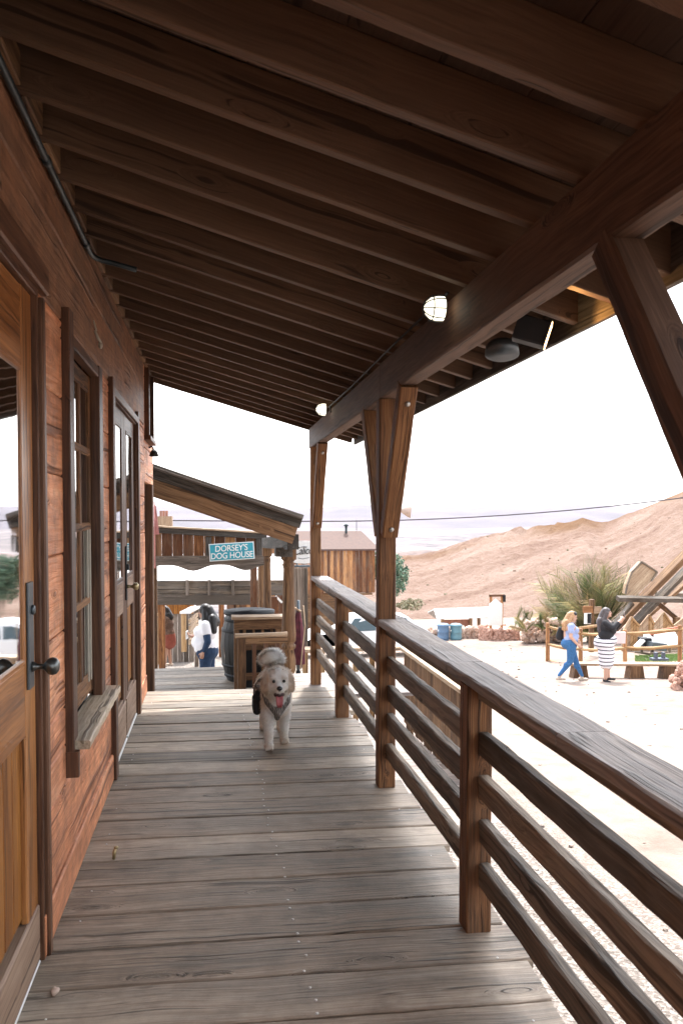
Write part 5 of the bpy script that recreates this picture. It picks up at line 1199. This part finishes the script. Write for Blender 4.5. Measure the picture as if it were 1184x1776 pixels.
def face(t,hc,hf,hl,k=1.):
    """eyes and lips as parts of the person t; hc head centre, hf facing direction, hl its left"""
    up=hf.cross(hl)
    for s in (-1,1):
        mb=MB(); mb.ell(hc+hf*.083*k+hl*s*.031*k+up*.005*k,(.010*k,.010*k,.008*k),10,7); part('eye',mb,M['eye'],t)
    mb=MB(); mb.ell(hc+hf*.088*k-up*.058*k,(.018*k,.018*k,.007*k),10,6); part('lips',mb,M['lips'],t)
def headparts(mb,hc,hf,hl,neck,k=1.,fat=1.):
    up=hf.cross(hl)
    q=Matrix((hf,hl,up)).transposed().to_quaternion()
    mb.ell(hc+up*.022*k-hf*.008*k,(.093*k,.076*k*fat,.090*k),16,12,q); mb.ell(hc+hf*.025*k-up*.045*k,(.066*k,.058*k*fat,.066*k),14,10,q)
    mb.cap(hc+hf*.088*k+up*.012*k,hc+hf*.102*k-up*.022*k,.008*k,.014*k,8,3)
    mb.ell(hc+hf*.078*k-up*.085*k,(.022*k,.026*k,.018*k),10,6,q)
    for s in (-1,1): mb.ell(hc+hl*s*.077*k*fat-up*.005*k,(.018*k,.008*k,.03*k),8,6,q)
    mb.cap(neck,hc-up*.06*k-hf*.015*k,.056*k,.050*k,12,3)
VX=.0125
# --- walking woman in pale blue tee and jeans, seen from her right side, going right
def person_blue():
    Y=17.5; foot=P(988,1201,Y); g=gz(foot.x,Y); O=V((foot.x,Y,g)); f,l=fr_(rad(-12)); u=V((0,0,1)); K=1.0
    def J(a,b,c): return O+f*a+l*b+u*c
    t=thing('person',O,'walking person with long blonde hair, pale blue tee and blue jeans beside the log fence','person')
    hipL=J(0,.10,.86);hipR=J(0,-.10,.86); kL=J(.13,.09,.47);aL=J(.28,.08,.085); kR=J(-.03,-.09,.47);aR=J(-.27,-.08,.12)
    neck=J(-.02,0,1.38); hd=J(.045,0,1.50); sL=J(-.03,.17,1.30);sR=J(-.03,-.17,1.30)
    eR=J(-.05,-.23,1.06);wR=J(.11,-.20,.88); eL=J(.02,.22,1.06); wL=J(.16,.17,.93)
    hf=(f+u*-.30).normalized(); hl=l
    b=MB(); headparts(b,hd,hf,hl,neck)
    b.cap(J(-.01,0,.9),J(-.02,0,1.22),.15,.14); b.cap(J(-.02,.07,1.25),J(-.02,-.07,1.25),.12,.12)
    for h_,k_,a_ in ((hipL,kL,aL),(hipR,kR,aR)): b.cap(h_,k_,.09,.055); b.cap(k_,a_,.05,.034)
    for s_,e_,w_ in ((sL,eL,wL),(sR,eR,wR)): b.cap(s_,e_,.052,.042); b.cap(e_,w_,.041,.027)
    hand(b,wR,(f*.8-u*.6),-l*-1,f*.2+u*.8,1,.4); hand(b,wL,(f*.8-u*.6),-l,u,1,.4)
    body=part('body',remesh(b,.009,3),M['skin'],t)
    face(t,hd,hf,hl)
    j=MB(); j.cap(J(-.005,.06,.90),J(-.005,-.06,.90),.155,.155); j.ell(J(-.09,0,.87),(.13,.17,.13)); 
    for h_,k_,a_ in ((hipL,kL,aL),(hipR,kR,aR)): j.cap(h_+V((0,0,-.02)),k_,.118,.072); j.cap(k_,a_+V((0,0,.03)),.070,.043); j.ell(k_+(a_-k_)*.3-f*.02,(.062,.06,.09))
    part('jeans',remesh(j,VX,4),M['jeans'],t)
    s=MB(); s.cap(J(0,.03,.99),J(0,-.03,.99),.158,.158); s.cap(J(0,0,1.0),J(-.01,0,1.2),.155,.150); s.ell(J(.08,0,1.18),(.10,.15,.10)); s.cap(J(-.02,.10,1.28),J(-.02,-.10,1.28),.098,.098); s.ell(J(.07,0,1.04),(.12,.13,.10))
    for s_,e_ in ((sL,eL),(sR,eR)): s.cap(s_,s_+(e_-s_)*.48,.072,.070)
    part('t_shirt',remesh(s,VX,3),M['bluetee'],t)
    h=MB(); h.ell(hd-hf*.022+u*.028,(.10,.088,.098)); h.cap(hd-hf*.07+u*.01,J(-.13,0,1.32),.082,.085); h.cap(J(-.10,.04,1.38),J(-.17,.03,1.20),.07,.035); h.cap(J(-.10,-.06,1.38),J(-.15,-.07,1.19),.07,.035); h.cap(hd-hf*.02-l*.06+u*.02,J(-.06,-.09,1.34),.045,.05)
    ho=part('hair',remesh(h,.010,2),M['blondehair'],t)
    h=MB(); h.ell(hd+u*.058+hf*.012,(.088,.080,.064)); part('dark_crown',remesh(h,.010,2),M['darkhair'],ho)
    for a_,dx in ((aL,0),(aR,0)):
        sh=MB(); z0=a_.z-.085; sh.cap(V((a_.x,a_.y,z0+.035))-f*.05,V((a_.x,a_.y,z0+.030))+f*.12,.038,.030); sh.cap(V((a_.x,a_.y,z0+.05))-f*.03,a_-u*.01,.036,.040); part('shoe',remesh(sh,.008,2),M['shoe'],t)
    # dark shoulder bag, on her far side behind the back
    c=J(-.20,.16,1.10); m_=MB(); m_.cap(c+u*.08,c-u*.08,.06,.11); m_.tube([c+u*.1,J(-.05,.18,1.36),J(.06,.14,1.22)],.012,6)
    single('handbag',m_,M['blackcloth'],c-u*.2,'black shoulder bag behind the back of the walking person in pale blue','bag')
person_blue()
# --- woman in black cardigan and striped skirt, photographing with a phone
def person_stripe():
    Y=17.3; foot=P(1049,1205,Y); g=gz(foot.x,Y); O=V((foot.x,Y,g)); f,l=fr_(rad(-28)); u=V((0,0,1))
    def J(a,b,c): return O+f*a+l*b+u*c
    t=thing('person',O,'standing person in a black top and striped skirt holding up a phone before the bench','person')
    neck=J(-.02,0,1.44); hd=J(.01,0,1.575); sL=J(-.01,.18,1.36);sR=J(-.01,-.18,1.36)
    ph=J(.40,-.03,1.52)
    eR=J(.15,-.27,1.27); wR=J(.32,-.10,1.44); eL=J(.22,.22,1.22); wL=J(.35,.05,1.42)
    hf=(f+u*.10).normalized(); up=hf.cross(l)
    b=MB(); headparts(b,hd,hf,l,neck,1.,1.05); b.cap(J(0,0,.9),J(0,0,1.28),.16,.15); b.cap(J(0,.08,1.3),J(0,-.08,1.3),.12,.12)
    aL=J(.06,.12,.08);aR=J(.0,-.13,.08)
    for s_,a_ in ((.1,aL),(-.1,aR)): b.cap(J(0,s_,.85),J(.02,s_*1.1,.46),.09,.06); b.cap(J(.02,s_*1.1,.46),a_,.062,.040)
    for s_,e_,w_ in ((sL,eL,wL),(sR,eR,wR)): b.cap(s_,e_,.06,.05); b.cap(e_,w_,.047,.030)
    hand(b,wR,(ph-wR),l,u,1.05,.9); hand(b,wL,(ph-wL),-l,u,1.05,.9)
    part('body',remesh(b,.009,3),M['skin'],t); face(t,hd,hf,l)
    s=MB(); s.cap(J(0,.07,.88),J(0,-.07,.88),.185,.185); s.ell(J(-.06,0,.88),(.21,.24,.19)); s.cap(J(.01,.06,.72),J(.01,.055,.42),.165,.150,18,5); s.cap(J(.01,-.06,.72),J(.01,-.055,.42),.165,.150,18,5); s.cap(J(.01,0,.72),J(.01,0,.42),.19,.165,18,5); s.cap(J(0,.03,1.0),J(0,-.03,1.0),.165,.165); s.ell(J(.07,0,.95),(.17,.2,.15))
    sk=remesh(s,VX,5)
    part('skirt',sk,M['stripe'],t)
    c=MB(); c.cap(J(0,.04,1.07),J(0,-.04,1.07),.178,.178); c.cap(J(0,.04,1.25),J(0,-.04,1.25),.165,.165); c.cap(J(-.01,.11,1.33),J(-.01,-.11,1.33),.105,.105); c.ell(J(.09,0,1.18),(.13,.18,.12))
    for s_,e_,w_ in ((sL,eL,wL),(sR,eR,wR)): c.cap(s_,e_,.083,.070); c.cap(e_,e_+(w_-e_)*.55,.068,.055)
    part('cardigan',remesh(c,VX,3),M['blackcloth'],t)
    h=MB(); h.ell(hd-hf*.020+u*.030,(.105,.095,.10)); h.cap(hd-hf*.06,J(-.13,0,1.34),.09,.10); h.cap(J(-.12,.05,1.4),J(-.15,.06,1.18),.085,.05); h.cap(J(-.12,-.06,1.4),J(-.13,-.09,1.16),.085,.05); h.cap(hd-l*.07,J(-.05,-.11,1.38),.05,.05); h.cap(hd+l*.07,J(-.03,.10,1.4),.05,.05)
    part('hair',remesh(h,.010,2),M['greyhair'],t)
    for a_,fd in ((aL,f*.9+l*.3),(aR,f*.5-l*.6)):
        sh=MB(); fd=fd.normalized(); z0=g; sh.cap(V((a_.x,a_.y,z0+.03))-fd*.05,V((a_.x,a_.y,z0+.026))+fd*.14,.034,.028); part('shoe',remesh(sh,.008,2),M['blackcloth'],t)
    m_=MB(); pu=(u+f*-.15).normalized(); m_.plank(ph-pu*.06+V((0,0,.01)),ph+pu*.10,.012,.078,up=l,ch=.003); single('phone',m_,M['phone'],ph,'phone held up in both hands by the person in the striped skirt','phone')
    bg=J(.27,.26,.98); t2=thing('tote_bag',bg,'pale pink tote bag hanging from the bent arm of the person in the striped skirt','bag')
    m_=MB(); ll=(V((cR.x,cR.y,0))).normalized(); vs=[]
    for zz,w_,d_ in ((-.13,.13,.06),(.13,.155,.04)):
        for sx,sy in ((-1,-1),(1,-1),(1,1),(-1,1)): vs.append(bg+ll*w_*sx+V((0,d_*sy,0))+u*zz)
    m_.add(vs,[(0,3,2,1),(4,5,6,7),(0,1,5,4),(1,2,6,5),(2,3,7,6),(3,0,4,7)],None,.5); part('bag_body',m_,M['bag'],t2)
    for dy in (-.045,.045):
        m_=MB(); m_.tube([bg-ll*.08+V((0,dy,.13)),bg-ll*.06+V((0,dy*.5,.24)),bg+V((0,0,.30)),bg+ll*.06+V((0,dy*.5,.24)),bg+ll*.08+V((0,dy,.13))],.007,6); part('handle',m_,M['brown'],t2)
person_stripe()
# --- person in white shirt on the path behind the lower deck
def person_white():
    Y=14.0; q=P(360,1213,Y); g=gz(q.x,Y); O=V((q.x,Y,g)); f,l=fr_(rad(170)); u=V((0,0,1)); 
    top=P(357,1049,Y).z; k=(top-g)/1.66
    def J(a,b,c): return O+(f*a+l*b+u*c)*k
    t=thing('person',O,'person with black hair, white shirt and navy sleeves, side on behind the deck','person')
    hd=J(.05,0,1.545); neck=J(-.01,0,1.40); sL=J(0,.18,1.32); eL=J(-.06,.27,1.05); wL=J(.02,.24,.86); sR=J(0,-.18,1.32); eR=J(.05,-.24,1.06); wR=J(.26,-.12,1.08)
    hf=(f*1-u*.18).normalized(); 
    b=MB(); headparts(b,hd,hf,l,neck,k); b.cap(J(0,0,.9),J(0,0,1.25),.15*k,.14*k)
    for s_ in (-1,1): b.cap(J(0,s_*.1,.85),J(.02*s_,s_*.1,.46),.09,.06); b.cap(J(.02*s_,s_*.1,.46),J(.05*s_,s_*.1,.07),.058,.04)
    for s_,e_,w_ in ((sL,eL,wL),(sR,eR,wR)): b.cap(s_,e_,.052,.042); b.cap(e_,w_,.041,.028)
    hand(b,wL,(f*.35-u*.9),-l,f,1.1,.7); hand(b,wR,(f*.9+u*.2),-u*-1,l,1.1,.8)
    part('body',remesh(b,.009,3),M['skin2'],t); face(t,hd,hf,l,k)
    s=MB(); s.cap(J(.02,.04,.94),J(.02,-.04,.94),.205,.205); s.ell(J(.09,0,1.0),(.185,.2,.15)); s.cap(J(0,.03,1.18),J(0,-.03,1.18),.185,.185); s.cap(J(0,.10,1.32),J(0,-.10,1.32),.105,.105); s.ell(J(.12,0,1.18),(.12,.17,.11))
    for a_,e_ in ((sL,eL),(sR,eR)): s.cap(a_,a_+(e_-a_)*.42,.088,.085)
    part('shirt',remesh(s,VX,3),M['whitetee'],t)
    for a_,e_,w_ in ((sL,eL,wL),(sR,eR,wR)):
        s=MB(); s.cap(a_+(e_-a_)*.4,e_,.068,.060); s.cap(e_,e_+(w_-e_)*.80,.060,.044); part('sleeve',remesh(s,.010,2),M['navy'],t)
    s=MB(); s.cap(J(0,.07,.86),J(0,-.07,.86),.185,.185); s.ell(J(-.03,0,.84),(.17,.2,.16))
    for s_ in (-1,1): s.cap(J(0,s_*.1,.8),J(.03*s_,s_*.1,.46),.125,.082); s.cap(J(.03*s_,s_*.1,.46),J(.05*s_,s_*.1,.08),.08,.06)
    part('jeans',remesh(s,VX,3),M['navy'],t)
    for s_ in (-1,1):
        s=MB(); c=J(.05*s_,s_*.1,.045); s.cap(c-f*.04,c+f*.14,.042,.034); part('shoe',remesh(s,.008,2),M['blackcloth'],t)
    h=MB(); h.ell(hd-hf*.022+u*.026,(.108,.095,.105)); h.cap(hd-hf*.07,J(-.12,0,1.36),.10,.11); h.cap(J(-.1,.08,1.42),J(-.14,.13,1.22),.09,.06); h.cap(hd+l*.07*k-hf*.02,J(.0,.12,1.36),.05,.07)
    part('hair',remesh(h,.010,2),M['darkhair'],t)
    c=wR+f*.12+u*.03; m_=MB(); m_.plank(c-u*.07,c+u*.07,.012,.16,up=l); single('paper_sheet',m_,M['white'],c,'small white paper held out by the person in the white shirt','paper')
person_white()
def person_knit():
    Y=19.0; q=P(291,1150,Y); g=P(291,1156,Y).z; O=V((q.x,Y,g)); f,l=fr_(rad(168)); u=V((0,0,1)); top=P(290,1048,Y).z; k=(top-g)/1.68
    def J(a,b,c): return O+(f*a+l*b+u*c)*k
    t=thing('person',O,'person in a brown knit top and short red skirt leaning at the left counter','person')
    hd=J(.10,0,1.50); neck=J(.03,0,1.38); sL=J(.0,.15,1.30); eL=J(.06,.20,1.08); wL=J(.20,.14,1.16); sR=J(0,-.15,1.30); eR=J(.07,-.20,1.08); wR=J(.22,-.12,1.18); hf=(f-u*.35).normalized()
    b=MB(); headparts(b,hd,hf,l,neck,k); b.cap(J(-.02,0,.88),J(-.01,0,1.22),.13*k,.12*k)
    for s_ in (-1,1): b.cap(J(-.02,s_*.08,.85),J(.02*s_,s_*.08,.45),.082,.052); b.cap(J(.02*s_,s_*.08,.45),J(.06*s_,s_*.08,.07),.05,.032)
    for a_,e_,w_ in ((sL,eL,wL),(sR,eR,wR)): b.cap(a_,e_,.045,.038); b.cap(e_,w_,.036,.026)
    hand(b,wL,(f*.7+u*.6),-l,f,1,.7); hand(b,wR,(f*.7+u*.6),l,f,1,.7)
    part('body',remesh(b,.009,3),M['skin2'],t); face(t,hd,hf,l,k)
    s=MB(); s.cap(J(-.02,.03,.92),J(-.02,-.03,.92),.150,.150); s.cap(J(-.01,.03,1.15),J(-.01,-.03,1.15),.140,.140); s.cap(J(0,.08,1.28),J(0,-.08,1.28),.088,.088)
    for a_,e_,w_ in ((sL,eL,wL),(sR,eR,wR)): s.cap(a_,e_,.066,.06); s.cap(e_,e_+(w_-e_)*.7,.058,.045)
    part('knit_top',remesh(s,VX,3),M['brownknit'],t)
    s=MB(); s.cap(J(-.03,.04,.82),J(-.03,-.04,.82),.150,.150); s.cap(J(-.03,0,.82),J(-.03,0,.66),.16,.175,18,5); part('skirt',remesh(s,VX,4),M['redcloth'],t)
    for s_ in (-1,1):
        s=MB(); c=J(.06*s_,s_*.08,.04); s.cap(c-f*.03,c+f*.12,.036,.030); part('shoe',remesh(s,.008,2),M['shoe'],t)
    h=MB(); h.ell(hd-hf*.02+u*.024,(.105,.092,.10)); h.cap(hd-hf*.06,J(-.06,0,1.34),.09,.095); h.cap(J(-.02,.06,1.40),J(.0,.11,1.22),.075,.05); part('hair',remesh(h,.010,2),M['darkhair'],t)
person_knit()
# ================================================================ dog
def dog():
    O=P(478,1300,5.15); O.z=0; X0=O.x
    t=thing('dog',(X0,5.2,0),'fluffy cream dog with floppy ears and a patterned harness walking up the boardwalk, tongue out','dog')
    def D(x,y,z): return V((X0+x,5.2+y,z))
    # x: to the viewer's right, y: away from the viewer
    b=MB()
    # trunk: deep chest narrowing to the belly, slightly angled away to the left
    b.ell(D(.012,.06,.305),(.100,.12,.118)); b.ell(D(.012,.0,.285),(.088,.085,.095)); b.cap(D(.0,.10,.31),D(-.015,.36,.318),.092,.084); b.ell(D(-.022,.20,.33),(.098,.16,.085)); b.ell(D(-.015,.42,.31),(.088,.10,.10))
    # neck and head
    HC=D(.010,-.125,.452)
    b.cap(D(.012,.02,.345),D(.010,-.07,.415),.088,.078); b.ell(HC+V((0,.012,.012)),(.079,.078,.072)); b.ell(HC+V((0,.0,-.012)),(.072,.07,.058))
    b.cap(HC+V((0,-.045,-.022)),HC+V((0,-.098,-.034)),.044,.030); b.cap(HC+V((0,-.03,-.062)),HC+V((0,-.070,-.078)),.030,.020); 
    for s in (-1,1): b.ell(HC+V((s*.030,-.062,-.032)),(.026,.028,.021)); b.ell(HC+V((s*.034,-.045,.032)),(.026,.022,.016)); b.ell(HC+V((s*.052,-.02,-.035)),(.03,.035,.035))
    # front legs: left one forward
    b.cap(D(-.040,.02,.27),D(-.046,-.03,.165),.050,.038); b.cap(D(-.046,-.03,.165),D(-.044,-.045,.04),.034,.027); b.ell(D(-.045,-.062,.022),(.031,.042,.022))
    b.cap(D(.060,.04,.27),D(.066,.07,.165),.048,.036); b.cap(D(.066,.07,.165),D(.066,.085,.04),.032,.026); b.ell(D(.067,.075,.021),(.030,.038,.021))
    # hind legs: thigh forward knee, hock back
    for x,dy in ((-.045,.0),(.055,-.06)):
        b.cap(D(x*1.1,.40+dy,.29),D(x*1.2,.34+dy,.20),.066,.045); b.cap(D(x*1.2,.34+dy,.20),D(x*1.15,.45+dy,.12),.036,.026); b.cap(D(x*1.15,.45+dy,.12),D(x*1.15,.43+dy,.03),.024,.024); b.ell(D(x*1.15,.41+dy,.02),(.026,.038,.02))
    # toes
    for cx,cy in ((-.045,-.062),(.067,.075)):
        for k in (-1.5,-.5,.5,1.5): b.ell(D(cx+k*.0125,cy-.036,.013),(.0085,.012,.012))
    # ears
    for s in (-1,1):
        b.cap(HC+V((s*.060,.015,.046)),HC+V((s*.078,.005,.0)),.022,.024); b.cap(HC+V((s*.078,.005,.0)),HC+V((s*.082,-.002,-.044)),.024,.024)
    # tail curling up over the back
    tp=[D(.0,.50,.36),D(.035,.54,.42),D(.055,.53,.465),D(.035,.50,.495),D(-.005,.48,.50),D(-.045,.47,.482)]
    for i in range(5): b.cap(tp[i],tp[i+1],(.03,.036,.045,.046,.042)[i],(.036,.045,.046,.042,.028)[i])
    body=remesh(b,.006,4,.45)
    cream=V((.86,.79,.71)); white=V((.93,.91,.88)); tan=V((.66,.49,.34)); dk=V((.45,.33,.24))
    def colr(p):
        q=p-HC; c=cream.copy()
        c=c.lerp(white,max(0,min(1,.5+2.2*noise.noise(p*9))))
        if abs(q.x)>.062 and q.z>-.10 and -.07<q.y<.07 and q.length<.15: c=c.lerp(tan,.62+.3*noise.noise(p*30))
        if q.length<.13 and abs(q.x)<.018 and q.y<0: c=c.lerp(white,.9)
        if q.length<.13 and .018<abs(q.x)<.06 and q.z>.0: c=c.lerp(tan,.22)
        if p.z>.33 and p.y>5.27 and p.x<X0+.02 and p.y<5.6: c=c.lerp(tan,.30+.4*noise.noise(p*14))
        if p.y>5.69 and .40<p.z<.455: c=c.lerp(dk,max(0,.3+.6*noise.noise(p*12)))
        if p.z<.03: c=c.lerp(tan,.25)
        return tuple(c)
    body.c=[colr(v) for v in body.v]
    part('body',body,M['fur'],t)
    # coat: short tufts over the body, longer on tail and ears
    fb=MB(); vs=[];fs=[];cs=[];nrs=[]
    import bisect
    tri=[f for f in body.f]; areas=[]; tot=0
    for f in tri:
        a=(body.v[f[1]]-body.v[f[0]]).cross(body.v[f[2]]-body.v[f[0]]).length; tot+=a; areas.append(tot)
    for i in range(52000):
        f=tri[bisect.bisect(areas,random.random()*tot)%len(tri)]
        w_=[random.random() for _ in f]; sm_=sum(w_); p_=V((0,0,0))
        for k,wi in zip(f,w_): p_+=body.v[k]*(wi/sm_)
        nr=(body.v[f[1]]-body.v[f[0]]).cross(body.v[f[2]]-body.v[f[0]]).normalized(); q=p_-HC
        tail=p_.y>5.66 and p_.z>.39; ear=abs(q.x)>.068 and q.length<.15; facez=q.length<.105 and q.y<-.02
        Ln=(.030 if tail else .020 if ear else .004 if facez else .009 if p_.z<.16 else .017)*R_(.6,1.3)
        flow=V((0,.35,-1)) if not tail else V((-.6,-.2,.3))
        d=(nr*(.38 if not tail else .7)+(flow-nr*flow.dot(nr))*.8+V((R_(-1,1),R_(-1,1),R_(-1,1)))*.42).normalized()
        nrs+=[nr,nr,nr]; sd_=d.cross(nr); sd_=sd_.normalized()*(.0018 if facez else .0026) if sd_.length>1e-4 else V((.003,0,0))
        kk=R_(.82,1.15); c=colr(p_); c=tuple(min(.96,x*kk) for x in c); o=len(vs)
        vs+=[p_-sd_-nr*.001,p_+sd_-nr*.001,p_+d*Ln]; fs.append((o,o+1,o+2)); cs+=[c,c,c]
    fb.v=[V(v) for v in vs]; fb.g=fb.v; fb.f=fs; fb.r=[.5]*len(vs); fb.sm=[False]*len(fs); fb.c=cs
    ct_=part('coat',fb,M['fur'],t); ct_.data.polygons.foreach_set('use_smooth',[True]*len(fs)); ct_.data.normals_split_custom_set_from_vertices([tuple(n) for n in nrs])
    for s in (-1,1):
        m_=MB(); m_.ell(HC+V((s*.032,-.073,.010)),(.0105,.008,.0100),14,10); part('eye',m_,M['eye'],t)
    m_=MB(); m_.ell(HC+V((0,-.132,-.022)),(.018,.012,.014),14,10); m_.ell(HC+V((0,-.128,-.034)),(.007,.008,.008),8,6); part('nose',m_,M['nose'],t)
    m_=MB(); m_.ell(HC+V((0,-.100,-.066)),(.034,.024,.021),14,10); part('mouth',m_,M['mouth'],t)
    m_=MB(); vs=[];pts=[(-.095,-.066,.019),(-.120,-.074,.022),(-.132,-.095,.022),(-.132,-.122,.020),(-.124,-.143,.012)]
    for yy,zz,ww in pts:
        for u_ in (-1,-.5,0,.5,1): vs.append(HC+V((ww*u_,yy-(.004 if abs(u_)>.6 else 0)+(0.003 if u_==0 else 0),zz)))
    fs=[];n=5
    for i in range(4):
        for j in range(4): fs.append((i*5+j,i*5+j+1,(i+1)*5+j+1,(i+1)*5+j))
    o_=len(vs); vs+= [v+V((0,.006,0)) for v in vs[:o_]]; fs+=[tuple(reversed([k+o_ for k in f])) for f in fs[:16]]
    rim=[0,1,2,3,4,9,14,19,24,23,22,21,20,15,10,5]; fs+=[(rim[i],rim[i]+o_,rim[(i+1)%16]+o_,rim[(i+1)%16]) for i in range(16)]
    m_.add(vs,fs,None,.5,True); part('tongue',m_,M['tongue'],t)
    # harness: chest V, girth strap and back panel as shells hugging the trunk
    h=MB()
    for s in (-1,1):
        a=D(.012+s*.082,.035,.355); m1=D(.012+s*.064,-.050,.300); c=D(.012,-.088,.232)
        h.cap(a,m1,.018,.020,10,3); h.cap(m1,c,.020,.024,10,3); h.cap(a,D(.0+s*.10,.12,.36),.018,.02,10,3)
    h.cap(c,D(.012,-.02,.19),.024,.02,10,3); h.ell(D(.012,-.082,.245),(.034,.02,.036))
    for k in range(16):
        a0=k/16*2*math.pi; a1=(k+1)/16*2*math.pi; f_=lambda a:D(-.008+.116*math.cos(a),.17,.315+.116*math.sin(a)); h.cap(f_(a0),f_(a1),.012,.012,8,2)
    part('harness',remesh(h,.005,2),M['harness'],t)
    m_=MB(); m_.cap(D(-.118,.10,.300),D(-.112,.08,.215),.026,.028); m_.ell(D(-.105,.10,.30),(.03,.05,.05)); mm=remesh(m_,.006,2); part('harness_pouch',mm,M['blackcloth'],t)
    m_=MB(); m_.tube([D(-.138,.055,.30),D(-.140,.05,.26),D(-.136,.05,.225)],.006,6); part('clip',m_,M['plate'],t)
dog()
# ================================================================ ground
def grid(xs,ys,fz,mb,smooth=True):
    vs=[(x,y,fz(x,y)) for y in ys for x in xs]; n=len(xs)
    fs=[(j*n+i,j*n+i+1,(j+1)*n+i+1,(j+1)*n+i) for j in range(len(ys)-1) for i in range(n-1)]
    return mb.add(vs,fs,vs,.5,smooth)
xs=[-6000,-3000,-1500,-700,-300,-150,-80,-40]+[-20+i*1.0 for i in range(61)]+[50,65,80,110,150,220,320,450,700,1000,1500,2200,3200,4500,6500]
ys=[-30,-20,-10,-5]+[i*.8 for i in range(80)]+[66,72,80,90,105,125,150,180,220,270,330,400,500,650,800,1000,1300,1700,2200,2800,3500,4300,5200,6200,7500]
def gf(x,y):
    z=gz(x,y)
    if y>60: z+= min(1,(y-60)/300)*6*noise.noise(V((x*.004,y*.004,0)))
    else: z+=.02*noise.noise(V((x*.6,y*.6,0)))+.008*noise.noise(V((x*2.5,y*2.5,3)))
    return z
mb=MB(); grid(xs,ys,gf,mb); struct('ground',mb,M['ground'])
